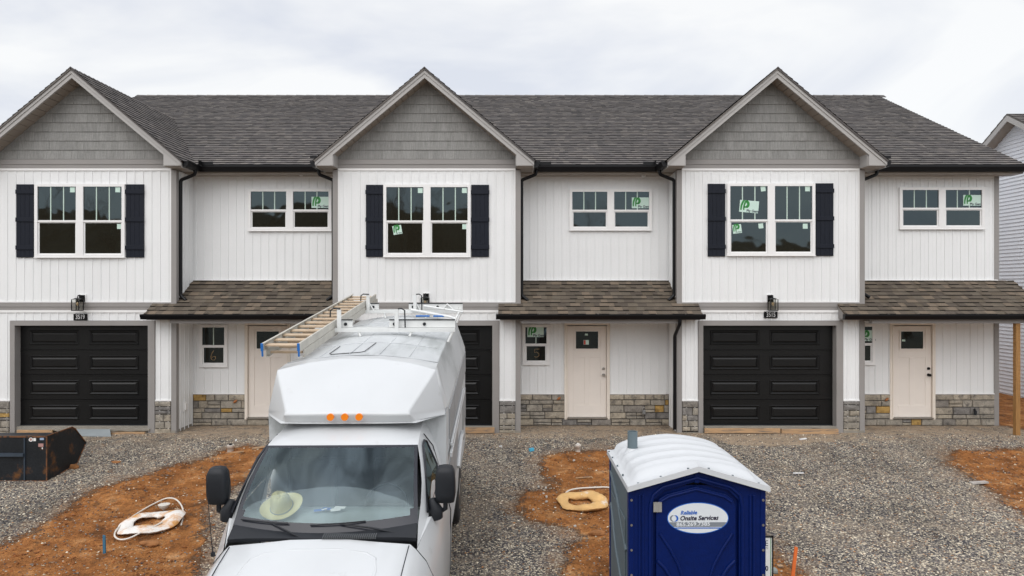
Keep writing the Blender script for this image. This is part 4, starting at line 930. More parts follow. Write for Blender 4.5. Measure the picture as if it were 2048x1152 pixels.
# hood seams, crease
mb = MB()
def hoodz(x, y):
    for a, b in zip(prof, prof[1:]):
        if a[0] <= y <= b[0]:
            t = (y-a[0])/(b[0]-a[0]); f = lambda i: a[i]+(b[i]-a[i])*t; w, zs, zt_, cr, sh = f(1), f(3), f(4), f(5), f(6)
            h = [(w*0.97, 0), (w, 0), (w, zs-0.48), (w-0.03, zs-0.30), (w-0.10, zs-0.14), (w-0.18, zs-0.04), (w-sh, zs+0.012), ((w-sh)*0.66, (zs+0.012)*0.4+zt_*0.6), ((w-sh)*0.33, zt_+cr*0.8), (0, zt_+cr)]
            for p, q in zip(h[3:], h[4:]):
                if q[0] <= abs(x) <= p[0]: u = (abs(x)-p[0])/(q[0]-p[0]+1e-9); return p[1]+(q[1]-p[1])*u
    return 1.5
for s in (-1, 1): mb.tube([(s*(0.748-0.03*i/7), 0.70-0.15*i, hoodz(0.748-0.03*i/7, 0.72-0.15*i)+0.0005) for i in range(8)], 0.004, 6)
mb.build('hood_seam', M['frit'], TK)
mb = MB(); cr = [(-0.52, 0.05), (-0.53, 0.35), (-0.50, 0.50), (-0.42, 0.56), (-0.2, 0.58), (0.2, 0.58), (0.42, 0.56), (0.50, 0.50), (0.53, 0.35), (0.52, 0.05)]
mb.tube([(x, y, hoodz(x, y)-0.0105) for x, y in cr], 0.015, 8); mb.build('hood_crease', M['paint'], TK)
# black cowl with slotted vents
mb = MB(); A = []; B = []
for i in range(21):
    s = -1 + i/10; A.append((0.80*s, 0.73+0.06*s*s, 1.532-0.03*s**4)); p = wsb(s*0.985); B.append((p[0], p[1]+0.01, p[2]+0.012))
C_ = [((a[0]+b[0])/2, (a[1]+b[1])/2, (a[2]+b[2])/2+0.006) for a, b in zip(A, B)]
mb.grid([A, C_, B]); mb.grid([[(a[0], a[1], a[2]-0.03) for a in A], A])
cowl = mb.build('cowl', M['rubber'], TK)
mb = MB()
for i in range(26):
    x = 0.02 + i*0.0175; mb.box(x, x+0.008, 0.715, 0.80, 1.53, 1.5475)
mb.build('cowl_vent', pmat('vent_grey', (0.09,0.095,0.10), 0.6), cowl)
# windshield: clear pane with rounded black border
n_, m_ = 48, 28
def wp(s, t, off=0.0):
    a, b = Vector(wsb(s)), Vector(wst(s)); p = a.lerp(b, t); p += Vector((0, -0.045*math.sin(math.pi*t), 0.03*math.sin(math.pi*t))); return tuple(p + Vector((0, -off, off)))
fr_, gl_ = MB(), MB()
vs = [wp(-1+2*i/n_, j/m_, 0.004) for j in range(m_+1) for i in range(n_+1)]
vg = vs
def inside_g(i, j):
    s = abs(-1+2*(i+0.5)/n_); t = (j+0.5)/m_; lo, hi, sd_ = 0.11, 0.955, 0.945
    if s > sd_ or t < lo or t > hi: return False
    cx_, cz_ = 0.07, 0.13
    dx_ = max(0, s-(sd_-cx_))/cx_; dz_ = max(0, (lo+cz_)-t)/cz_
    return dx_*dx_+dz_*dz_ <= 1
f1 = []; f2 = []
for j in range(m_):
    for i in range(n_):
        q = (j*(n_+1)+i, j*(n_+1)+i+1, (j+1)*(n_+1)+i+1, (j+1)*(n_+1)+i); (f2 if inside_g(i, j) else f1).append(q)
fr_.add(vs, f1, 0, True); gl_.add(vg, f2, 0, True)
ws = gl_.build('windshield', M['wglass'], TK); fr_.build('windshield_border', M['frit'], ws)
# wipers
for q_, pts in enumerate(([wp(-0.08, -0.09, .02), wp(-0.3, -0.02, .03), wp(-0.60, 0.08, .022)], [wp(0.76, -0.06, .02), wp(0.50, 0.02, .03), wp(0.18, 0.085, .022)])):
    mb = MB(); mb.tube(pts, [0.012, 0.008, 0.005], 8); a, b = (((-0.92, 0.065), (-0.38, 0.085)), ((-0.14, 0.08), (0.45, 0.10)))[q_]
    mb.tube([wp(a[0]+(b[0]-a[0])*k/6, a[1]+(b[1]-a[1])*k/6, 0.016+0.006*math.sin(math.pi*k/6)) for k in range(7)], 0.006, 6)
    mb.build('wiper', M['rubber'], TK)
# side windows and mirrors
for s in (-1, 1):
    def sp_(y, z):      # on the side greenhouse surface
        t = (z-1.56)/(2.10-1.56); xb = 0.902 - 0.035*max(0, (1.35-y)/0.3); xt = 0.712
        return (s*(xb + (xt-xb)*t + 0.035*math.sin(math.pi*min(1, max(0, t))) + 0.008), y, z)
    pts = [(1.06, 1.62), (1.9, 1.63), (1.97, 1.75), (1.93, 2.0), (1.86, 2.03), (1.72, 2.02), (1.55, 1.96)]
    mb = MB(); cxy = (1.6, 1.8); mb.add([sp_(*p) for p in pts] + [sp_(*cxy)], [(i, (i+1) % len(pts), len(pts)) if s > 0 else ((i+1) % len(pts), i, len(pts)) for i in range(len(pts))])
    sw = mb.build('side_window', M['glass'], TK)
    mb = MB(); mb.tube([sp_(*p) for p in pts], 0.011, 6, closed=True); mb.build('window_seal', M['frit'], sw)
    mb = MB(); mb.tube([(s*0.99, 2.12, 0.5), (s*1.003, 2.12, 1.2), (s*0.91, 2.12, 1.57), sp_(2.10, 1.9), sp_(1.98, 2.06)], 0.006, 6); mb.build('door_seam', M['frit'], TK)
    mx, my, mz = s*1.02, 1.18, 1.83
    mb = MB(); P = []
    for (dz, w, d) in ((-0.17, 0.055, 0.03), (-0.155, 0.082, 0.06), (-0.08, 0.094, 0.078), (0.03, 0.092, 0.08), (0.12, 0.084, 0.072), (0.16, 0.065, 0.055), (0.172, 0.03, 0.03)):
        row = []
        for i in range(17):
            t = 2*math.pi*i/16; cx2, sx2 = math.cos(t), math.sin(t); sq = lambda v: math.copysign(abs(v)**0.45, v); row.append((mx+w*sq(cx2), my+d*sq(sx2), mz+dz))
        P.append(row)
    mb.grid(P, flip=True); mb.add(P[0][:-1], [tuple(range(15,-1,-1))]); mb.add(P[-1][:-1], [tuple(range(16))])
    mr_ = mb.build('wing_mirror', M['rubber'], TK)
    mb = MB(); mb.tube([(mx, my, mz-0.16), (mx, my-0.01, mz-0.225), (mx-s*0.03, my, mz-0.245), (s*0.91, my+0.02, mz-0.265)], [0.022, 0.022, 0.022, 0.026], 10)
    mb.tube([(s*0.95, 1.15, 1.52), (s*0.93, 1.15, 1.60), (s*0.90, 1.17, 1.70)], [0.05, 0.068, 0.03], 12); mb.build('mirror_arm', M['rubber'], mr_)
mb = MB(); mb.tube([(-0.85, 0.62, 1.46), (-0.853, 0.60, 1.60), (-0.86, 0.56, 2.14)], [0.005, 0.003, 0.0025], 6); mb.cyl((-0.85, 0.62, 1.44), (-0.85, 0.62, 1.47), 0.018, 10); mb.build('antenna', M['rubber'], TK)
# interior
mb = MB(); mb.grid([[(-0.78, 0.86, 1.47), (0, 0.78, 1.47), (0.78, 0.86, 1.47)], [(-0.86, 1.25, 1.535), (0, 1.25, 1.54), (0.86, 1.25, 1.535)], [(-0.86, 1.42, 1.52), (0, 1.42, 1.53), (0.86, 1.42, 1.52)], [(-0.86, 1.47, 1.40), (0, 1.47, 1.40), (0.86, 1.47, 1.40)]])
mb.build('dashboard', M['dash'], TK)
mb = MB(); mb.box(-0.88, 0.88, 1.0, 2.30, 0.7, 0.75); mb.box(-0.70, 0.70, 2.27, 2.29, 0.7, 2.08); mb.build('cabin', M['cabin'], TK)
for s in (-1, 1):
    mb = MB()
    mb.box(s*0.45-0.26, s*0.45+0.26, 1.7, 2.15, 0.95, 1.15); mb.box(s*0.45-0.25, s*0.45+0.25, 2.1, 2.24, 1.1, 1.75); mb.box(s*0.45-0.13, s*0.45+0.13, 2.1, 2.2, 1.76, 1.95)
    mb.build('seat', M['seat'], TK, bevel=0.04)
mb = MB(); c = Vector((0.43, 1.48, 1.52)); u = Vector((1,0,0)); v = Vector((0, 0.62, 0.78)).normalized()
mb.tube([tuple(c+u*(0.20*math.cos(t))+v*(0.20*math.sin(t))) for t in [i*2*math.pi/28 for i in range(28)]], 0.014, 8, closed=True)
mb.tube([tuple(c-u*0.19), tuple(c), tuple(c+u*0.19)], 0.02, 6); mb.build('steering_wheel', M['rubber'], TK)
mb = MB(); mb.box(-0.12, 0.12, 1.62, 1.64, 1.86, 1.93); mb.build('rear_view_mirror', M['rubber'], TK)
# nose: grille, headlights, bumper (below the picture edge)
mb = MB(); mb.box(-0.55, 0.55, -0.66, -0.60, 0.66, 0.98)
for i in range(6): mb.box(-0.53, 0.53, -0.68, -0.66, 0.69+i*0.048, 0.705+i*0.048)
mb.build('grille', M['rubber'], TK)
for s in (-1, 1): mb = MB(); mb.box(s*0.57, s*0.83, -0.655, -0.58, 0.72, 0.94); mb.build('headlight', pmat('headlight_lens', (0.7,0.72,0.75), 0.1), TK, bevel=0.02)
mb = MB(); mb.box(-0.97, 0.97, -0.78, -0.60, 0.42, 0.62); mb.build('bumper', M['silver'], TK, bevel=0.03)
# --- box body
Y0, Y1 = 2.26, 6.75
mb = MB()
# side walls, chamfers and crowned roof as a loft
def brow(y, hw, zc_, hs, zs_, zcr, zb=0.60):
    h = [(hw, zb), (hw, zc_), (hs, zs_)]
    top = [(hs*(1-i/8), zs_ + (zcr-zs_)*math.sin(math.pi/2*i/8)) for i in range(1, 9)]
    h = h+top; return [(-x, y, z) for x, z in h] + [(x, y, z) for x, z in h[:-1]][::-1]
Rm = brow(2.34, 0.935, 2.17, 0.834, 2.18, 2.19); R0 = brow(2.58, 0.94, 2.19, 0.832, 2.66, 2.735); R1 = brow(2.7, 0.945, 2.19, 0.825, 2.665, 2.75)
R2 = brow(4.5, 0.95, 2.19, 0.81, 2.665, 2.76); R3 = brow(Y1-0.2, 0.95, 2.19, 0.80, 2.66, 2.755); R4 = brow(Y1, 0.945, 2.17, 0.76, 2.58, 2.66)
mb.grid([Rm, R0, R1, R2, R3, R4], sm=False)
mb.add(R4, [tuple(range(len(R4)))][::1]); mb.add(Rm, [tuple(range(len(Rm)))])
body = mb.build('box_body', M['roofpaint'], TK, bevel=0.012, weld=True)
# front cap over the cab
mb = MB()
capT = [(-0.834, 2.30, 2.655), (-0.55, 2.44, 2.705), (-0.2, 2.52, 2.738), (0.2, 2.52, 2.738), (0.55, 2.44, 2.705), (0.834, 2.30, 2.655)]
capB = [(-0.61, 1.84, 2.335), (-0.4, 1.80, 2.345), (-0.13, 1.78, 2.355), (0.13, 1.78, 2.355), (0.4, 1.80, 2.345), (0.61, 1.84, 2.335)]
lipT = [(x*1.03, y-0.035, z-0.03) for x, y, z in capB]; lipB = [(-0.66, 1.90, 2.20), (-0.42, 1.84, 2.21), (-0.14, 1.82, 2.215), (0.14, 1.82, 2.215), (0.42, 1.84, 2.21), (0.66, 1.90, 2.20)]
mb.grid([lipB, lipT, capB, capT])
for s, i in ((-1, 0), (1, -1)):
    Eo = (s*0.935, 2.30, 2.235); Eb = (s*0.935, 2.32, 2.17)
    T_, Bm, LT, LB = capT[i], capB[i], lipT[i], lipB[i]; Bk = (s*0.834, 2.62, 2.663)
    fl = lambda f: f if s > 0 else f[::-1]
    mb.add([Bm, Eo, T_], [fl((0,1,2))]); mb.add([LB, Eb, Eo, Bm, LT], [fl((0,1,2,3,4))]); mb.add([T_, Eo, (s*0.943, 2.62, 2.20), Bk], [fl((0,1,2,3))])
mb.add(lipB + [(0.935, 2.32, 2.17), (-0.935, 2.32, 2.17)], [(0,1,2,3,4,5,6,7)][::1])
mb.grid([capT, [(-0.834, 2.62, 2.668), (-0.55, 2.66, 2.715), (-0.2, 2.68, 2.75), (0.2, 2.68, 2.75), (0.55, 2.66, 2.715), (0.834, 2.62, 2.668)]])
cap = mb.build('cab_cap', M['paint'], TK, bevel=0.045, weld=True); cap.modifiers['bevel'].segments = 5; cap.modifiers['bevel'].angle_limit = R(12)
for p in cap.data.polygons: p.use_smooth = True
mb = MB(); mb.tube([(x*0.083, 2.655, 2.668+(2.752-2.668)*math.sin(math.pi/2*(1-abs(x)/10))+0.001) for x in range(-10, 11)], 0.005, 6); mb.build('cap_seam', M['sidepanel'], cap)
for x in (-0.145, -0.005, 0.135):
    mb = MB(); mb.cyl((x, 1.82, 2.300), (x, 1.732, 2.300), 0.035, 20); mb.build('marker_lamp', M['amber'], cap)
# roof seams, hatch, patches
mb = MB()
def rz(x): return 2.665 + (2.757-2.665)*math.sin(math.pi/2*(1-min(1, abs(x)/0.82)))
for x in (-0.5, -0.17, 0.17, 0.5): mb.tube([(x, 2.75, rz(x)+0.0), (x, 6.5, rz(x)+0.002)], 0.007, 6, flat=0.6)
for y in (3.55, 5.6): mb.tube([(x*0.1, y, rz(x*0.1)+0.002) for x in range(-8, 9)], 0.012, 6, flat=0.5)
mb.build('roof_rib', M['roofpaint'], body)
mb = MB(); mb.tube([(-0.42, 3.4, rz(.42)+.004), (-0.42, 2.88, rz(.42)+.005), (-0.38, 2.80, rz(.38)+.005), (-0.06, 2.80, rz(.06)+.005), (-0.02, 2.86, rz(.02)+.005), (-0.0, 3.5, rz(0)+.005)], 0.0045, 6); mb.build('roof_hatch', M['rubber'], body)
# compartments on both flanks, their grey standing in for shade on white
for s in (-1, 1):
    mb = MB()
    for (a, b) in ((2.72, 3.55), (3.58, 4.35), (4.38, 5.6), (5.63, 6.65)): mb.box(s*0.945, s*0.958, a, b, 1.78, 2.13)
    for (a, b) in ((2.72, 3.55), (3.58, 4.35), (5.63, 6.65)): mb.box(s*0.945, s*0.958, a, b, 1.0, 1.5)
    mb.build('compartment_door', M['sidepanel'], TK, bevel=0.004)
    mb = MB(); mb.box(s*0.958, s*0.99, 2.62, 5.75, 1.60, 1.66); mb.box(s*0.958, s*0.985, 2.75, 5.6, 1.69, 1.73); mb.build('side_rail', M['paint'], TK, bevel=0.008)
    mb = MB(); mb.tube([(s*0.97, 4.05, 1.0), (s*0.98, 4.25, 1.16), (s*0.98, 4.7, 1.2), (s*0.98, 5.15, 1.16), (s*0.97, 5.35, 1.0)], 0.03, 8); mb.build('wheel_arch', M['paint'], TK)
    mb = MB(); mb.prism_x([(2.70, 1.55), (2.80, 1.55), (2.80, 2.1), (2.70, 2.1)], s*0.944, s*0.946); 
    for (wy, wr_, wd_) in ((0.45, 0.40, 0.24), (4.7, 0.40, 0.30)):
        w_ = MB(); 
        w_.tube([(s*0.72, wy, 0.39), (s*0.74, wy, 0.39), (s*0.94, wy, 0.39), (s*0.96, wy, 0.39)], [wr_-0.05, wr_, wr_, wr_-0.05], 32)
        wh = w_.build('wheel', M['tyre'], TK)
        w_ = MB(); w_.tube([(s*0.93, wy, 0.39), (s*0.966, wy, 0.39), (s*0.945, wy, 0.39)], [0.22, 0.21, 0.06], 24); w_.build('rim', M['silver'], wh)
mb = MB(); mb.box(-0.93, 0.93, 2.3, Y1, 0.56, 0.60); mb.build('underbody', M['rubber'], TK)
mb = MB(); mb.box(-0.85, 0.85, -0.3, 2.4, 0.40, 0.52); mb.build('chassis', M['rubber'], TK)
# --- ladder racks
for y, zr in ((4.2, 2.80), (6.25, 2.82)):
    mb = MB(); mb.box(-0.93, 0.93, y-0.025, y+0.025, zr, zr+0.05)
    mb.box(-0.93, 0.93, y+0.10, y+0.125, zr+0.03, zr+0.05)
    mb.box(-0.62, -0.44, y+0.03, y+0.055, zr+0.055, zr+0.15); mb.box(0.05, 0.93, y+0.03, y+0.055, zr+0.055, zr+0.15)
    for x in (-0.9, -0.35, 0.35, 0.9): mb.tube([(x, y, zr), (x*0.93, y-0.02, rz(x*0.93)+0.0)], 0.018, 8)
    if y > 5:
        mb.tube([(0.1, y-0.05, zr+0.06), (0.75, y-0.35, zr-0.02), (0.86, y-0.5, zr-0.04)], 0.02, 8); mb.tube([(0.3, y-.02, zr+0.12), (0.95, y-0.2, zr+0.04)], 0.016, 8)
        mb.tube([(0.6, y, zr+.05), (0.68, y, zr+0.15), (0.78, y, zr+0.05)], 0.014, 8); mb.tube([(0.88, y-0.2, zr+0.03), (0.80, y-0.9, zr-0.14)], 0.014, 8)
    else:
        mb.tube([(0.05, y+0.04, zr+0.06), (0.93, y+0.04, zr+0.06)], 0.012, 6)
    rk = mb.build('ladder_rack', M['alu'], TK)
    mb = MB()
    for x, s in ((-0.605, -1), (0.155, 1)):
        mb.box(x-0.026, x+0.026, y-0.03, y+0.0, zr+0.0, zr+0.30)
        if y > 5: mb.tube([(x+0.1, y, zr+0.02), (x+0.02, y, zr+0.16)], 0.012, 6)
        mb.build('rack_upright', M['alu'], rk); mb = MB()
    mb = MB()
    for x, s in ((-0.605, -1), (0.155, 1)):
        mb.tube([(x+(0.02), y-0.03, zr+0.31), (x+s*0.07, y-0.03, zr+0.315), (x+s*0.11, y-0.03, zr+0.29), (x+s*0.115, y-0.03, zr+(0.20 if s < 0 else 0.06))], 0.009, 8); mb.build('rack_latch', M['rubber'], rk); mb = MB()
    for a, b in ((-0.62, -0.44), (0.05, 0.93)): mb.box(a, b, y+0.02, y+0.06, zr+0.151, zr+0.162)
    for x in (-0.53, 0.12, 0.52): mb.cyl((x, y+0.029, zr+0.10), (x, y+0.015, zr+0.10), 0.022, 12)
    mb.build('rack_pad', M['rubber'], rk)
    if y > 5:
        mb = MB(); mb.tube([(0.2, y-0.28, zr-0.015), (0.42, y-0.29, zr-0.015)], 0.014, 8); mb.build('gas_strut', M['blueplastic'], rk); mb = MB(); mb.tube([(0.48, y-0.3, zr-0.015), (0.66, y-0.31, zr-0.015)], 0.014, 8); mb.build('gas_strut', M['blueplastic'], rk)

def tw(x, y, z): return Matrix.LocRotScale(Vector(TO), __import__('mathutils').Euler(TR), None) @ Vector((x, y, z))
# ================================================================ extension ladder on the rack
LA = tw(-0.895, 2.62, 2.83); LD = tw(-0.86, 7.25, 2.99)
LV = (LD-LA); Ln = LV.length; LAx = LV.normalized(); LXv = Vector((1, -0.023, 0)).normalized(); LZ = LXv.cross(LAx).normalized()
LDR = thing('extension_ladder', 'aluminium extension ladder with blue feet lying along the roof of the white service van', 'ladder', tuple(LA))
def lp(u, t, h): return tuple(LA + LXv*u + LAx*t + LZ*h)
def lbox(mb, u0, u1, t0, t1, h0, h1, mi=0): mb.hexa([lp(u0,t0,h0), lp(u1,t0,h0), lp(u1,t1,h0), lp(u0,t1,h0), lp(u0,t0,h1), lp(u1,t0,h1), lp(u1,t1,h1), lp(u0,t1,h1)], mi)
for s in (-1, 1):
    mb = MB(); a, b = s*0.215, s*0.190
    lbox(mb, min(a,b), max(a,b), 0.0, Ln, -0.03, -0.022); lbox(mb, min(a,b), max(a,b), 0.0, Ln, 0.052, 0.06); lbox(mb, s*0.209 if s > 0 else -0.215, 0.215 if s > 0 else -0.209, 0.001, Ln-.001, -0.022, 0.052)
    mb.build('rail', M['fibre'], LDR); mb = MB(); a, b = s*0.219, s*0.194
    lbox(mb, min(a,b), max(a,b), 0.16, Ln+0.1, -0.125, -0.117); lbox(mb, min(a,b), max(a,b), 0.16, Ln+0.1, -0.042, -0.034); lbox(mb, (0.213 if s > 0 else -0.219), (0.219 if s > 0 else -0.213), 0.161, Ln+0.099, -0.117, -0.042)
    mb.build('rail', M['fibre'], LDR)
    mb = MB(); lbox(mb, s*0.2025-0.014, s*0.2025+0.014, -0.012, 0.012, -0.025, 0.064); lbox(mb, s*0.2025-0.008, s*0.2025+0.012, -0.010, 0.010, -0.085, -0.025); mb.build('foot', M['blueplastic'], LDR, bevel=0.006)
nr = 15
for i in range(nr):
    t = 0.14 + i*(Ln-0.25)/(nr-1); mb = MB(); lbox(mb, -0.208, 0.208, t-0.048, t+0.048, 0.010, 0.030); lbox(mb, -0.182, 0.182, t+0.06, t+0.10, -0.09, -0.065)
    mb.build('rung', M['rung'], LDR, bevel=0.004)

# ================================================================ hat and papers on the dashboard
hc = tw(-0.475, 1.235, 1.60)
HT = thing('straw_hat', 'pale straw hat resting on the dashboard behind the van windshield', 'hat', tuple(hc), rot=(R(22), R(-10), R(15)), local=True)
mb = MB(); n_ = 40
def hr(r, z, wob=0): return [(r*1.0*math.cos(2*math.pi*i/n_), r*0.93*math.sin(2*math.pi*i/n_), z + wob*(math.cos(2*math.pi*i/n_)**2)) for i in range(n_+1)]
mb.grid([hr(0.19, 0.012, 0.022), hr(0.175, 0.004, 0.018), hr(0.14, 0.001, 0.008), hr(0.10, 0.006, 0.0)], flip=False)
mb.build('brim', M['straw'], HT)
mb = MB(); rows = []
for r, z in ((0.100, 0.004), (0.094, 0.04), (0.085, 0.09), (0.073, 0.125), (0.052, 0.142), (0.025, 0.13), (0.002, 0.122)):
    row = []
    for i in range(n_+1):
        t = 2*math.pi*i/n_; pin = 1 - 0.28*max(0, (z-0.06)/0.08)*max(0, -math.sin(t))*abs(math.cos(t))*1.6
        row.append((r*math.cos(t)*pin, r*1.15*math.sin(t)*pin, z + (0.012*math.cos(2*t+1.57) if z > 0.1 else 0)))
    rows.append(row)
mb.grid(rows); mb.build('crown', M['straw'], HT)
mb = MB(); mb.tube([(0.0995*math.cos(t), 0.1125*math.sin(t), 0.014) for t in [i*2*math.pi/30 for i in range(30)]], 0.004, 6, closed=True); mb.build('hat_band', M['hatband'], HT)
pc = tw(-0.05, 1.25, 1.56)
PP = thing('paper_scraps', 'blue and white papers lying on the dashboard right of the straw hat', 'papers', tuple(pc), local=True)
for i, (x, y, w, h, r_, m_) in enumerate(((-0.09, 0.0, 0.10, 0.05, 0.3, 'paper_blue'), (-0.03, 0.02, 0.08, 0.05, -0.2, 'paper_blue'), (0.06, -0.01, 0.09, 0.06, 0.3, 'paper'), (0.09, 0.03, 0.10, 0.05, -0.1, 'paper'), (-0.04, -0.02, 0.05, 0.02, 0.7, 'paper'))):
    mb = MB(); c, s = math.cos(r_), math.sin(r_); z = 0.004+i*0.004
    mb.hexa([(x+a*c-b*s, y+a*s+b*c, zz + 0.075*(y+a*s+b*c)) for zz in (z, z+0.002) for a, b in ((-w/2,-h/2), (w/2,-h/2), (w/2,h/2), (-w/2,h/2))]); mb.build('sheet', M[m_], PP)

# ================================================================ portable toilet
PX, PD0, PD1 = 1.520, 5.60, 6.72; PW = 0.558; PB = -0.64
PT = thing('portable_toilet', 'navy blue portable toilet with grey sides, white domed roof and oval company decal', 'portable toilet', (PX, PD0, PB))
mb = MB(); mb.box(PX-PW+.01, PX+PW-.01, PD0+0.06, PD1-.01, PB+0.12, 1.36)
mb.build('cabin', M['potty_grey'], PT)
for s in (-1, 1):       # side panels with pressed relief
    mb = MB(); xs = PX + s*(PW-0.01)
    mb.box(xs, xs+s*0.010, PD0+0.07, PD1-0.07, PB+0.15, 1.36)
    mb.box(xs+s*0.010, xs+s*0.022, PD0+0.16, PD1-0.16, PB+0.3, 1.05)
    mb.tube([(xs+s*0.012, PD1-0.1, 1.22), (xs+s*0.014, PD0+0.62, 1.1), (xs+s*0.014, PD0+0.12, 0.80)], 0.016, 8)
    mb.tube([(xs+s*0.024, PD1-0.2, 0.95), (xs+s*0.024, PD0+0.62, 0.62), (xs+s*0.024, PD0+0.20, 0.42)], 0.014, 8)
    mb.build('side_panel', M['potty_grey'], PT, bevel=0.006)
    mb = MB(); mb.box(xs-s*0.03, xs+s*0.016, PD0+0.0, PD0+0.07, PB+0.1, 1.385); mb.build('corner_post', M['potty'], PT, bevel=0.008); mb = MB(); mb.box(xs-s*0.03, xs+s*0.016, PD1-0.07, PD1, PB+0.1, 1.385)
    mb.build('corner_post', M['potty'], PT, bevel=0.008)
    mb = MB()
    for i in range(9): z = 1.28-i*0.205; mb.cyl((xs+s*.015, PD1-0.03, z), (xs+s*.021, PD1-0.03, z), 0.010, 10); mb.cyl((xs-s*0.008, PD0, z-0.02), (xs-s*0.008, PD0-0.006, z-0.02), 0.010, 10)
    mb.build('bolt', M['silver'], PT)
mb = MB()               # front frame: jambs and peaked header
pk = lambda x, z0, z1: z1 - (z1-z0)*abs(x-PX)/PW
mb.box(PX-PW+.03, PX-0.36, PD0+0.008, PD0+0.05, PB+0.12, 1.36); mb.box(PX+0.345, PX+PW-.03, PD0+0.008, PD0+0.05, PB+0.12, 1.36)
mb.prism_y([(PX-PW+.03, 1.361), (PX-0.36, 1.25), (PX-0.27, 1.335), (PX-0.0, 1.41), (PX+0.26, 1.335), (PX+0.345, 1.25), (PX+PW-.03, 1.361), (PX+PW-.03, 1.375), (PX, 1.53), (PX-PW+.03, 1.375)], PD0+0.010, PD0+0.05)
for x in (-0.475, -0.445, 0.435, 0.465): mb.box(PX+x-0.008, PX+x+0.008, PD0-0.004, PD0+0.009, PB+0.2, 1.30)
mb.tube([(PX-0.385, PD0+0.006, PB+0.2), (PX-0.385, PD0+0.006, 1.20), (PX-0.36, PD0+0.006, 1.30), (PX-0.28, PD0+0.006, 1.365), (PX, PD0+0.006, 1.44), (PX+0.27, PD0+0.006, 1.365), (PX+0.35, PD0+0.006, 1.30), (PX+0.372, PD0+0.006, 1.20), (PX+0.372, PD0+0.006, PB+0.2)], 0.016, 8)
mb.box(PX-0.022, PX+0.018, PD0-0.002, PD0+0.012, 1.40, 1.52)
mb.build('front_frame', M['potty'], PT, bevel=0.004)
mb = MB(); mb.box(PX-PW+.03, PX+PW-.03, PD0+0.046, PD0+0.058, PB+0.12, 1.37); mb.build('front_liner', M['potty'], PT)
mb = MB()               # door leaf
mb.prism_y([(PX-0.335, PB+0.16), (PX+0.320, PB+0.16), (PX+0.320, 1.20), (PX+0.295, 1.26), (PX+0.24, 1.30), (PX-0.005, 1.365), (PX-0.25, 1.30), (PX-0.31, 1.26), (PX-0.335, 1.20)], PD0+0.012, PD0+0.045)
mb.tube([(PX-0.30, PD0+0.012, 1.24), (PX-0.23, PD0+0.010, 1.285), (PX-0.005, PD0+0.009, 1.345), (PX+0.22, PD0+0.010, 1.285), (PX+0.285, PD0+0.012, 1.24)], 0.012, 8)
for s in (-1, 1):
    c = PX-0.007
    mb.tube([(c+s*0.30, PD0+0.012, 0.98), (c+s*0.22, PD0+0.010, 0.86), (c+s*0.15, PD0+0.010, 0.73), (c+s*0.10, PD0+0.010, 0.58), (c+s*0.075, PD0+0.012, 0.40)], 0.013, 8)
    mb.tube([(c+s*0.32, PD0+0.012, 0.76), (c+s*0.26, PD0+0.009, 0.70), (c+s*0.20, PD0+0.009, 0.60), (c+s*0.165, PD0+0.009, 0.45), (c+s*0.15, PD0+0.012, 0.2)], 0.016, 8)
dr = mb.build('door', M['potty'], PT, bevel=0.005)
mb = MB(); mb.cyl((PX+0.20, PD0+0.012, 0.60), (PX+0.20, PD0-0.02, 0.60), 0.03, 16); mb.box(PX+0.19, PX+0.21, PD0-0.03, PD0-0.02, 0.56, 0.64); mb.build('door_latch', M['silver'], dr)
mb = MB(); hx0 = X(1307, PD0); hx1 = X(1323.5, PD0)
mb.box(hx0, hx0+0.030, PD0-0.003, PD0+0.008, Z(1024,PD0), Z(1004.5,PD0)); mb.box(hx0+0.036, hx1, PD0-0.003, PD0+0.011, Z(1024,PD0), Z(1004.5,PD0)); mb.cyl(((hx0+.033), PD0-.002, Z(1024,PD0)), ((hx0+.033), PD0-.002, Z(1004.5,PD0)), 0.006, 8)
mb.build('hinge', pmat('steel_hinge', (0.45,0.44,0.42), 0.4, metal=0.6), dr)
mb = MB()               # roof shell
nu, nv = 40, 44; G = []
for j in range(nv+1):
    v = j/nv; row = []; y = PD0-0.055 + v*(PD1-PD0+0.10)
    for i in range(nu+1):
        u = -1+2*i/nu; au = abs(u)
        chev = 1-au; arch = math.sqrt(max(0, 1-min(1, au/0.90)**2.4)) if au < 0.90 else 0
        k = min(1, max(0, (v-0.05)/0.10)); k = k*k*(3-2*k); kb = min(1, max(0, (1-v)/0.05)); 
        h = chev*(1-k) + (0.78*arch+0.22*chev)*k
        h = h*(0.15+0.85*kb)
        rib = 0.017*max(0, math.sin(v*2*math.pi*5.5))**0.9 * k * kb * (1 if au < 0.86 else max(0, (0.9-au)/0.04))
        row.append((PX + u*(PW+0.022), y, 1.385 + 0.012*v + 0.165*h + rib))
    G.append(row)
mb.grid(G)
sk = lambda p, dz=-0.045: (p[0], p[1], p[2]+dz)
mb.grid([[sk(p) for p in G[0]], G[0]], sm=False); mb.grid([G[-1], [sk(p) for p in G[-1]]], sm=False)
mb.grid([[sk(r_[0]) for r_ in G], [r_[0] for r_ in G]], sm=False, flip=True); mb.grid([[r_[-1] for r_ in G], [sk(r_[-1]) for r_ in G]], sm=False, flip=True)
rf = mb.build('roof', M['potty_roof'], PT)
mb = MB()
for u in (-0.88, -0.55, -0.15, 0.15, 0.5, 0.88): mb.cyl((PX+u*PW, PD0-0.035, 1.38+0.165*(1-abs(u))+.004), (PX+u*PW, PD0-0.035, 1.389+0.165*(1-abs(u))+.004), 0.009, 8)
for y in (5.85, 6.15, 6.45, 6.68): mb.cyl((PX-PW-0.012, y, 1.388), (PX-PW-0.012, y, 1.405), 0.008, 8)
mb.build('rivet', M['potty_grey'], rf)
vx, vy = X(1265, 6.35), 6.35
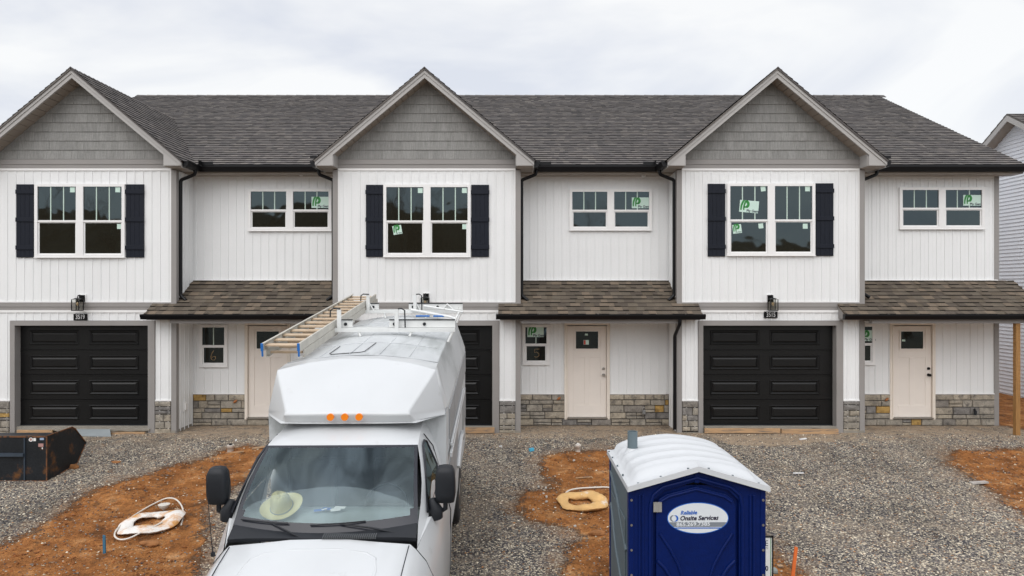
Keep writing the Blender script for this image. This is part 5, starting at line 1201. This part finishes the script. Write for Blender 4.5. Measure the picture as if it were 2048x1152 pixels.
mb = MB(); mb.tube([(vx, vy, 1.44), (vx, vy, Z(862.5, 6.35))], 0.046, 24, caps=False); mb.tube([(vx, vy, 1.44), (vx, vy, Z(862.5, 6.35))], 0.040, 24, caps=False); zt_ = Z(862.5, 6.35)
P_ = [[(vx+r*math.cos(t), vy+r*math.sin(t), zt_) for t in [i*2*math.pi/24 for i in range(25)]] for r in (0.046, 0.040)]; mb.grid(P_, sm=False)
mb.build('vent_pipe', M['pvc_grey'], PT)
mb = MB(); mb.tube([(vx, vy, 1.42), (vx, vy, 1.47), (vx, vy, 1.50), (vx, vy, 1.515)], [0.11, 0.075, 0.055, 0.05], 24, caps=False); mb.build('vent_boot', M['potty_roof'], rf)
# decal
mb = MB(); ox, oz = X(1396.5, PD0), Z(1037, PD0); a_, b_ = 0.2535, 0.130
dy = PD0+0.0105
def ell(a, b, n=56): return [(a*math.cos(2*math.pi*i/n), b*math.sin(2*math.pi*i/n)) for i in range(n)]
def flat(poly, d, mi): mb.add([(ox+p[0], dy-d, oz+p[1]) for p in poly], [tuple(range(len(poly)))], mi)
flat(ell(a_, b_), 0.0, 1); flat(ell(a_-0.007, b_-0.007), 0.001, 0)
def band(z0, z1, mi, d, tilt=0.012):
    A = a_-0.008; B = b_-0.008; n = 16; lo = []; hi = []
    e = lambda z: A*math.sqrt(max(0, 1-(z/B)**2))
    poly = [(-e(z0), z0), (e(z0), z0+tilt*0)] ; 
    rows = [z0+(z1-z0)*i/6 for i in range(7)]
    for z in rows: lo.append((-e(z), z)); hi.append((e(z), z))
    flat(lo[::-1] + hi if False else hi + lo[::-1], d, mi)
band(-0.072, -0.033, 3, 0.002); band(-0.086, -0.077, 1, 0.002)
def dt(s, size, x, z, mi, bold=0.0, shear=0.0, sx=1.0, rot=1.2):
    g = textgeo(s, size, bold, shear, sx, 'LEFT'); c, sn = math.cos(R(rot)), math.sin(R(rot))
    mb.geo(g, lambda a, b, _: (ox+x+a*c-b*sn, dy-0.0035, oz+z+a*sn+b*c), mi)
dt('Reliable', 0.044, -0.145, 0.043, 1, 0.0012, 0.25, 0.98); dt('Onsite Services', 0.051, -0.150, -0.003, 2, 0.0016, 0.25, 0.98)
dt('865.269.7385', 0.042, -0.178, -0.0535, 0, 0.0010, 0.0, 1.22)
cxl, czl = -0.205, -0.002
L1 = arcpts(cxl, czl, 0.026, 90, 270, 14); L1i = arcpts(cxl+0.010, czl, 0.023, 270, 90, 14); flat([(x, z) for x, z in L1] + L1i, 0.003, 3)
L2 = arcpts(cxl+0.018, czl, 0.026, -90, 90, 14); L2i = arcpts(cxl+0.006, czl, 0.023, 90, -90, 14); flat(L2 + [(x, z) for x, z in L2i], 0.003, 1)
mb.build('company_decal', [M['decal_white'], M['decal_blue'], M['decal_dark'], M['decal_grey']], dr)

# ================================================================ yard sign standing behind the toilet
sx0, sy = X(1478, 6.95), 6.95; sx1 = X(1546, 6.95); szt = Z(1072, 6.95)
YS = thing('yard_sign', 'small white sign in a black frame half hidden behind the portable toilet', 'sign', ((sx0+sx1)/2, sy, gz(sy)))
mb = MB(); w_ = 0.012; szb = szt-0.46
mb.box(sx0, sx1, sy-0.012, sy+0.012, szt-w_, szt); mb.box(sx0, sx1, sy-0.012, sy+0.012, szb, szb+w_); mb.box(sx0, sx0+w_, sy-0.012, sy+0.012, szb, szt); mb.box(sx1-w_, sx1, sy-0.012, sy+0.012, szb, szt)
mb.box(sx0+0.02, sx0+0.035, sy-0.008, sy+0.008, gz(sy)-0.05, szb); mb.box(sx1-0.035, sx1-0.02, sy-0.008, sy+0.008, gz(sy)-0.05, szb); mb.build('frame', M['black'], YS)
mb = MB(); mb.box(sx0+w_, sx1-w_, sy-0.004, sy+0.004, szb+w_, szt-w_); mb.box(sx1-w_-0.016, sx1-w_-0.010, sy-0.0055, sy-0.004, szb+w_, szt-w_, 1)
for i, (s_, sz, zz, bd) in enumerate((('E', 0.085, szt-0.075, 0.0), ('LTY', 0.03, szt-0.125, 0.0), ('00', 0.07, szt-0.33, 0.002))):
    g = textgeo(s_, sz, bd, 0, 0.8, 'RIGHT'); mb.geo(g, lambda a, b, _: (sx1-0.05+a, sy-0.0058, zz+b), 2)
mb.build('sign_panel', [M['paper'], M['green'], M['ink']], YS)

# ================================================================ stakes
def stake(name, label, pt, pb, w, mat, h=None):
    b = gp(*pb); D = b.y; t = Vector((X(pt[0], D), D, Z(pt[1], D)))
    o = thing(name, label, 'stake', tuple(b)); mb = MB(); u = w/2; b2 = b - (t-b).normalized()*0.12
    mb.hexa([(b2.x-u, D-0.009, b2.z), (b2.x+u, D-0.009, b2.z), (b2.x+u, D+0.009, b2.z), (b2.x-u, D+0.009, b2.z), (t.x-u*0.8, t.y-0.009, t.z), (t.x+u, t.y-0.009, t.z-0.012), (t.x+u, t.y+0.009, t.z-0.012), (t.x-u*0.8, t.y+0.009, t.z)])
    mb.build('stake_shaft', mat, o)
stake('wooden_stake', 'orange painted survey stake in the gravel right of the portable toilet', (1592, 1093), (1584, 1166), 0.038, M['orange'])
stake('wooden_stake', 'short blue stake in the orange clay left of the coiled white pipe', (208, 1070), (209, 1108), 0.034, M['bluestake'])

# ================================================================ loader bucket at the left edge
D0 = 11.40; BX = X(93, D0)
BK = thing('loader_bucket', 'rusty black steel loader bucket lying on the gravel at the left edge', 'loader bucket', (BX-1, D0, gz(D0)))
sec = [(D0, 0.528), (D0+0.66, 0.545), (D0+0.74, 0.50), (D0+1.05, 0.18), (D0+0.80, -0.13), (D0+0.25, -0.215), (D0, -0.24)]
mb = MB(); mb.prism_x(sec, BX-0.02, BX); mb.build('end_plate', M['steel_bucket'], BK); mb = MB(); mb.prism_x(sec, BX-2.1, BX-2.08); mb.build('end_plate', M['steel_bucket'], BK)
mb = MB(); mb.box(BX-2.08, BX-0.02, D0, D0+0.02, -0.235, 0.52)
mb.prism_x([(D0, -0.24), (D0+0.25, -0.215), (D0+0.8, -0.13), (D0+0.8, -0.11), (D0+0.25, -0.195), (D0, -0.22)], BX-2.08, BX-0.02)
mb.prism_x([(D0+0.02, 0.508), (D0+0.30, 0.508), (D0+0.30, 0.520), (D0+0.02, 0.520)], BX-2.08, BX-0.02)
mb.build('shell', M['steel_bucket'], BK)
mb = MB()
for a, b in zip(sec, sec[1:]+sec[:1]): mb.tube([(BX+0.003, *a), (BX+0.003, *b)], 0.011, 6)
mb.box(BX-2.08, BX, D0-0.012, D0, 0.505, 0.532); mb.box(BX-2.08, BX, D0-0.01, D0, -0.25, -0.215); mb.build('worn_edge', M['rust'], BK)
mb = MB(); mb.box(BX-2.0, X(50, D0), D0-0.05, D0-0.0, Z(912,D0), Z(906,D0)); mb.box(X(49,D0), X(51,D0), D0-0.02, D0, -0.21, 0.5)
mb.build('hitch_bar', pmat('blue_grey_steel', (0.035,0.05,0.07), 0.5, var=0.3), BK)
mb = MB(); P_ = lambda px, py: (X(px,D0), Z(py,D0))
x, z = P_(62, 879); mb.add([(x+0.035*math.cos(t), D0-0.004, z+0.035*math.sin(t)) for t in [i*2*math.pi/20 for i in range(20)]], [tuple(range(20))], 0)
mb.add([(x+0.022*math.cos(t), D0-0.0055, z+0.022*math.sin(t)) for t in [i*2*math.pi/20 for i in range(20)]], [tuple(range(20))], 1)
for px0, px1, py0, py1, mi in ((67, 72, 876, 882, 0), (77, 87, 887, 893.5, 1), (84, 86, 895, 898, 0), (80, 88, 875.5, 880, 2)):
    q = MB(); q.box(X(px0,D0), X(px1,D0), D0-0.005, D0-0.0005, Z(py1,D0), Z(py0,D0), mi); q.build('safety_sticker', [M['paper'], pmat('faded_pink', (0.4,0.22,0.2), 0.6), pmat('faded_blue', (0.3,0.4,0.55), 0.6)], BK)
mb.build('safety_sticker', [M['paper'], pmat('faded_pink', (0.4,0.22,0.2), 0.6), pmat('faded_blue', (0.3,0.4,0.55), 0.6)], BK)

# ================================================================ lumber and debris at the garage sills
def board(name, label, px0, px1, py0, py1, D, mat, cat='board', tk=0.05, rz_=0.0, group=None, dz=0):
    x0, x1, z0, z1 = X(px0,D), X(px1,D), Z(py1,D), Z(py0,D); mb = MB(); mb.box(x0, x1, D-tk/2, D+tk/2, z0, z1)
    o = mb.build(name, mat, None, bevel=0.003); o.rotation_euler = (0, 0, 0); return tag(o, label, cat, group)
board('form_board', 'pale lumber board along the left garage sill, above the loader bucket', 35, 105, 860, 873.5, F-0.10, M['wood'], group='lumber along the garage sills')
board('form_board', 'short raw board at the right side of the left garage sill', 221, 290, 864, 872.5, F-0.12, M['wood'], group='lumber along the garage sills')
board('form_board', 'raw lumber board under the middle garage door, right of the van', 925, 989, 855, 866, F-0.10, M['wood'], group='lumber along the garage sills')
board('form_board', 'rough board under the left half of the right garage door', 1409, 1560, 856.5, 866, F-0.10, M['wood'], group='lumber along the garage sills')
board('form_board', 'rough board under the right half of the right garage door', 1563, 1676, 858, 868, F-0.13, M['wood'], group='lumber along the garage sills')
mb = MB(); q = [gp(158, 872), gp(222, 875), gp(224, 861), gp(150, 861)]; 
mb.hexa([(X(160,13.9),13.9,-.02),(X(222,13.9),13.9,-.035),(X(220,14.2),14.2,0.05),(X(150,14.2),14.2,0.05),(X(160,13.9),13.9,-.008),(X(222,13.9),13.9,-.02),(X(220,14.2),14.2,0.065),(X(150,14.2),14.2,0.065)])
tag(mb.build('metal_strip', M['felt']), 'bent grey flashing strip leaning on the left garage sill', 'metal strip')
def ragged(name, label, px0, px1, py, D, mat, cat, seed):
    r = random.Random(seed); mb = MB(); n = 22; z = Z(py, D); top = []; bot = []
    for i in range(n+1):
        x = X(px0+(px1-px0)*i/n, D); top.append((x, z+r.uniform(-0.006, 0.006))); bot.append((x, z-0.028-r.uniform(0, 0.035)))
    for i in range(n): mb.hexa([(bot[i][0], D-.03, bot[i][1]), (bot[i+1][0], D-.03, bot[i+1][1]), (bot[i+1][0], D+.04, bot[i+1][1]), (bot[i][0], D+.04, bot[i][1]), (top[i][0], D-.03, top[i][1]), (top[i+1][0], D-.03, top[i+1][1]), (top[i+1][0], D+.04, top[i+1][1]), (top[i][0], D+.04, top[i][1])])
    return tag(mb.build(name, mat), label, cat)
ragged('concrete_lip', 'crumbly concrete lip under the right garage door', 1409, 1672, 853, F-0.03, M['concrete'], 'concrete edge', 3)
ragged('concrete_lip', 'crumbly concrete lip under the left garage door', 36, 300, 857, F-0.03, M['concrete'], 'concrete edge', 4)
ragged('concrete_lip', 'crumbly concrete lip under the middle garage door beside the van', 925, 989, 853, F-0.03, M['concrete'], 'concrete edge', 5)

# ================================================================ muddy rings and pipes on the clay
def ringthing(name, label, c, ax, ay, rot, tilt, mat, seed, tube_r=0.05, asp=0.55):
    r = random.Random(seed); o = thing(name, label, 'plastic ring', tuple(c), rot=(0, 0, 0), local=True); mb = MB(); n, m_ = 56, 12; rows = []
    ph = [r.uniform(0, 6.28) for _ in range(4)]
    for i in range(n+1):
        t = 2*math.pi*(i % n)/n; row = []
        wv_ = 1 + 0.04*math.sin(2*t+ph[0]) + 0.02*math.sin(5*t+ph[1]) + 0.02*math.sin(9*t+ph[3]); ww = tube_r*(1.25+0.30*math.sin(t+ph[2])+0.10*math.sin(7*t))
        for j in range(m_+1):
            q = 2*math.pi*(j % m_)/m_; rad = 1*wv_; 
            lx = (ax*rad + ww*1.9*math.cos(q))*math.cos(t); ly = (ay*rad + ww*1.9*math.cos(q))*math.sin(t); lz = asp*ww*math.sin(q)*(1+0.2*math.sin(3*t+q)) + 0.02*math.sin(3*t+ph[3])
            x, y = lx*math.cos(rot)-ly*math.sin(rot), lx*math.sin(rot)+ly*math.cos(rot); jt = math.sin(17.3*t+5*q)*math.cos(11*t-3*q)*0.006; row.append((x+jt, y-jt, lz+jt+0.02+0.075*y+tilt*x))
        rows.append(row)
    mb.grid(rows); mb.build('ring_wall', mat, o)
    return o
c1 = gp(300, 1049, 0.02)
ringthing('muddy_ring', 'torn white plastic ring caked with orange mud in the left clay patch', c1, 0.30, 0.31, 0.35, 0.06, M['muddy'], 4, 0.048, 0.55)
c2 = gp(1163, 1008, 0.02)
ringthing('muddy_ring', 'mud caked tan plastic ring on the clay beside the portable toilet', c2, 0.285, 0.27, 0.05, 0.0, M['muddier'], 9, 0.042, 0.85)
# white pipe loops
def pipe(name, label, pts, r=0.0115):
    P = [gp(a, b, h) for a, b, h in pts]; Q = []
    for i in range(len(P)-1):
        p0, p1, p2, p3 = P[max(0,i-1)], P[i], P[i+1], P[min(len(P)-1,i+2)]
        for k in range(6):
            t = k/6; Q.append(0.5*((2*p1)+(p2-p0)*t+(2*p0-5*p1+4*p2-p3)*t*t+(3*p1-p0-3*p2+p3)*t**3))
    Q.append(P[-1]); mb = MB(); mb.tube([tuple(q) for q in Q], r, 10); return tag(mb.build(name, M['pvc']), label, 'pipe')
def pp(pts): # points given as pixels of the lying pipe, with lift above the ground
    return pts
pipe('plastic_pipe', 'long oval loop of white pipe around the torn muddy ring', [(362,1052,0.0),(366,1035,0.03),(364,1020,0.05),(352,1007,0.06),(335,1003,0.05),(315,1008,0.03),(290,1020,0.02),(262,1038,0.02),(243,1052,0.02),(231,1066,0.02),(230,1076,0.02),(240,1082,0.02),(258,1081,0.03),(282,1074,0.06),(305,1066,0.08),(325,1056,0.08)])
pipe('plastic_pipe', 'white pipe arching out of the tan ring towards the portable toilet', [(1128,1012,0.03),(1127,1000,0.05),(1137,988,0.05),(1155,981,0.03),(1178,978,0.02),(1213,977,0.02),(1240,980,0.01)], 0.013)
mb = MB(); c = gp(328, 1020, 0.0); mb.tube([(c.x,c.y,c.z),(c.x,c.y,c.z+0.02),(c.x,c.y,c.z+0.03),(c.x,c.y,c.z+0.085)], [0.02,0.024,0.058,0.085], 24, caps=False)
mb.tube([(c.x,c.y,c.z+0.085),(c.x,c.y,c.z+0.065),(c.x,c.y,c.z+0.05)], [0.085,0.045,0.03], 24); tag(mb.build('pipe_flange', M['pvc']), 'small white pipe flange upright inside the white pipe loop', 'pipe flange')
def blob(name, label, cat, c, s, mat, seed, flat_=0.6, n=1):
    r = random.Random(seed); mb = MB(); rows = []; ph = [r.uniform(0, 6.28) for _ in range(5)]
    for i in range(7):
        a = math.pi*i/6; row = []
        for j in range(11):
            t = 2*math.pi*(j % 10)/10; k = 1+0.22*math.sin(2*t+ph[0]+a)+0.15*math.sin(3*t+ph[1])+0.1*math.sin(5*t+ph[2]+a*2)
            row.append((c[0]+s[0]*k*math.sin(a)*math.cos(t), c[1]+s[1]*k*math.sin(a)*math.sin(t), c[2]+s[2]*math.cos(a)))
        rows.append(row)
    mb.grid(rows, sm=False, flip=True); return tag(mb.build(name, mat), label, cat)
blob('clay_lump', 'torn clod of orange clay below the muddy white ring', 'clay lump', gp(300, 1090, 0.02), (0.13, 0.06, 0.04), M['clay'], 1)
blob('clay_lump', 'dark clay lump near the left side of the portable toilet', 'clay lump', gp(1195, 1070, 0.02), (0.10, 0.06, 0.05), M['clay'], 2)
blob('clay_lump', 'rusty clod beside the loader bucket', 'clay lump', gp(148, 936, 0.02), (0.10, 0.06, 0.05), M['clay'], 3)
blob('clay_lump', 'flat brown clod on the gravel right of the loader bucket', 'clay lump', gp(232, 925, 0.01), (0.09, 0.07, 0.02), M['clay'], 4)
blob('rock', 'grey rock at the foot of the yard sign', 'rock', gp(1549, 1146, 0.02), (0.05, 0.05, 0.045), pmat('rock_grey', hexl(130,135,130), 0.9, var=0.2), 5)
mb = MB(); c = gp(1560, 1135, 0.01); mb.box(c.x-0.033, c.x+0.033, c.y-0.03, c.y+0.02, c.z, c.z+0.02); tag(mb.build('wood_scrap', M['wood'], bevel=0.004), 'yellow wood scrap between the yard sign and the orange stake', 'wood scrap')
# pipe stubs
def stub(label, c, r, h, top):
    o = thing('pipe_stub', label, 'pipe', tuple(c)); mb = MB(); mb.tube([(c.x,c.y,c.z-0.02),(c.x,c.y,c.z+h*0.55),(c.x,c.y,c.z+h*0.56),(c.x,c.y,c.z+h)], [r*0.85,r*0.85,r,r], 20)
    mb.build('pipe_wall', M['pvc'], o); mb = MB(); mb.tube([(c.x,c.y,c.z+h),(c.x,c.y,c.z+h+0.025)], [r*0.55, r*0.5], 4 if top else 12); mb.build('plug', M['black'] if top else M['muddy'], o)
stub('capped white pipe stub in the gravel left of the van', gp(461, 903), 0.066, 0.125, True)
stub('mud smeared white pipe stub at the edge of the clay near the middle door', gp(1156, 902), 0.055, 0.12, False)
def scrap(name, label, cat, px, py, w, d, h, rot, mat):
    c = gp(px, py, 0.012); mb = MB(); cc, s = math.cos(rot), math.sin(rot)
    mb.hexa([(c.x+a*cc-b*s, c.y+a*s+b*cc, c.z+z+(a*0.1)) for z in (0, h) for a, b in ((-w/2,-d/2), (w/2,-d/2*0.8), (w/2*0.9,d/2), (-w/2,d/2*0.9))]); return tag(mb.build(name, mat), label, cat)
scrap('plastic_scrap', 'bright blue plastic scrap on the gravel between the van and the clay', 'litter', 1063, 903, 0.09, 0.07, 0.05, 0.3, pmat('cyan_plastic', (0.08,0.42,0.62), 0.5))
scrap('siding_scrap', 'white siding offcut on the gravel behind the portable toilet', 'litter', 1597, 948, 0.17, 0.06, 0.008, -0.35, M['vinyl'])
scrap('siding_scrap', 'white plastic offcut near the right garage door', 'litter', 1606, 880, 0.14, 0.05, 0.02, 0.1, M['vinyl'])
scrap('siding_scrap', 'small white offcut beside the van rear on the gravel', 'litter', 1001, 894, 0.06, 0.05, 0.01, 0.1, M['vinyl'])
scrap('siding_scrap', 'narrow white offcut behind the capped pipe stub', 'litter', 472, 882, 0.03, 0.16, 0.01, 0.35, M['vinyl'])
scrap('plastic_bag', 'crumpled clear plastic at the edge of the right clay patch', 'litter', 1958, 968, 0.26, 0.10, 0.025, -0.1, pmat('clear_plastic', hexl(176,170,164), 0.3, var=0.2, vscale=20, bump=0.01, bscale=30))
scrap('wood_scrap', 'splintered pale board on the ground beside the van windshield', 'wood scrap', 521, 897, 0.30, 0.09, 0.02, 0.25, M['wood'])
scrap('wood_scrap', 'long splintered lath on the clay above the tan ring', 'wood scrap', 1168, 957, 0.28, 0.03, 0.015, -0.06, M['wood'])
scrap('wood_scrap', 'thin lath at the edge of the left clay patch', 'wood scrap', 470, 907, 0.34, 0.03, 0.02, 0.03, M['wood'])
r = random.Random(21)
for i, (px, py) in enumerate([(1077,976),(1092,978),(1087,990),(1093,996),(1093,1006),(1067,1022),(1150,1055),(1148,923),(1003,897)]):
    scrap('stone_chip', 'pale stone chip lying on the clay patch between van and toilet', 'stone', px, py, 0.035*r.uniform(0.6,1.3), 0.03, 0.02, r.uniform(0,3), M['chip'])['group'] = 'pale chips on the clay'

# ================================================================ wooded hills behind the camera (seen in the window glass)
hm = bpy.data.meshes.new('hills'); HV = []; HF = []; nh = 420
for j in range(7):
    for i in range(nh+1):
        x = -260+520*i/nh; t = j/6; hgt = 21.5-8.0/(1+math.exp(-(x-4)/5))+2.2*math.sin(x*0.035+1)+1.0*math.sin(x*0.11)+0.5*math.sin(x*0.7)+0.4*math.sin(x*1.9)+0.25*math.sin(x*3.7)
        HV.append((x, -62-55*t, -1.7+hgt*math.sin(math.pi/2*t)**0.8))
for j in range(6):
    for i in range(nh): a = j*(nh+1)+i; HF.append((a, a+nh+1, a+nh+2, a+1))
hm.from_pydata(HV, [], HF); hm.materials.append(pmat('wooded_slope', (0.045,0.042,0.022), 1.0, var=0.5, vscale=0.3, fine=0.4, fscale=2)); ho = bpy.data.objects.new('hills', hm); COL.objects.link(ho); tag(ho, kind='structure')
def tree(x, y, h, label, seed):
    r = random.Random(seed); o = thing('bare_tree', label, 'tree', (x, y, -1.6), group='bare trees across the road'); tr, br = MB(), MB()
    def grow(p, d, ln, rad, lv):
        pts = [p]; q = p; dd = d
        for i in range(4): dd = (dd + Vector((r.uniform(-.13,.13), r.uniform(-.13,.13), r.uniform(-.02,.12)))).normalized(); q = q + dd*ln/4; pts.append(q)
        (tr if lv == 0 else br).tube([tuple(a) for a in pts], [rad*(1-0.5*i/4) for i in range(5)], 6 if lv < 2 else 3)
        if lv < 5:
            for k in range(3 if lv else 5):
                i = r.randint(1, 4); v = Vector((r.uniform(-1,1), r.uniform(-1,1), r.uniform(0.1,1.0))).normalized(); grow(pts[i], (dd*0.8+v).normalized(), ln*r.uniform(0.5,0.75), rad*0.45, lv+1)
    grow(Vector((x, y, -1.6)), Vector((0,0,1)), h*0.42, h*0.018, 0)
    tr.build('trunk', M['bark'], o); br.build('crown', M['bark'], o)
tree(-37, -26, 15, 'tall bare tree mirrored in the left gable windows', 1); tree(-8.5, -26, 15, 'bare tree mirrored in the middle gable windows', 2)
tree(8, -28, 14, 'bare tree mirrored in the middle recessed window', 3); tree(-18.5, -27, 14, 'bare tree mirrored in the left recessed window', 4); tree(35, -30, 13, 'low bare tree mirrored in the far right window', 5)
tree(-32, -27, 14, 'second bare tree mirrored at the far left', 6); tree(-4.5, -29, 14, 'slimmer bare tree right of the tallest one', 7)

for o in list(bpy.data.objects):
    if '_w' in o: del o['_w']
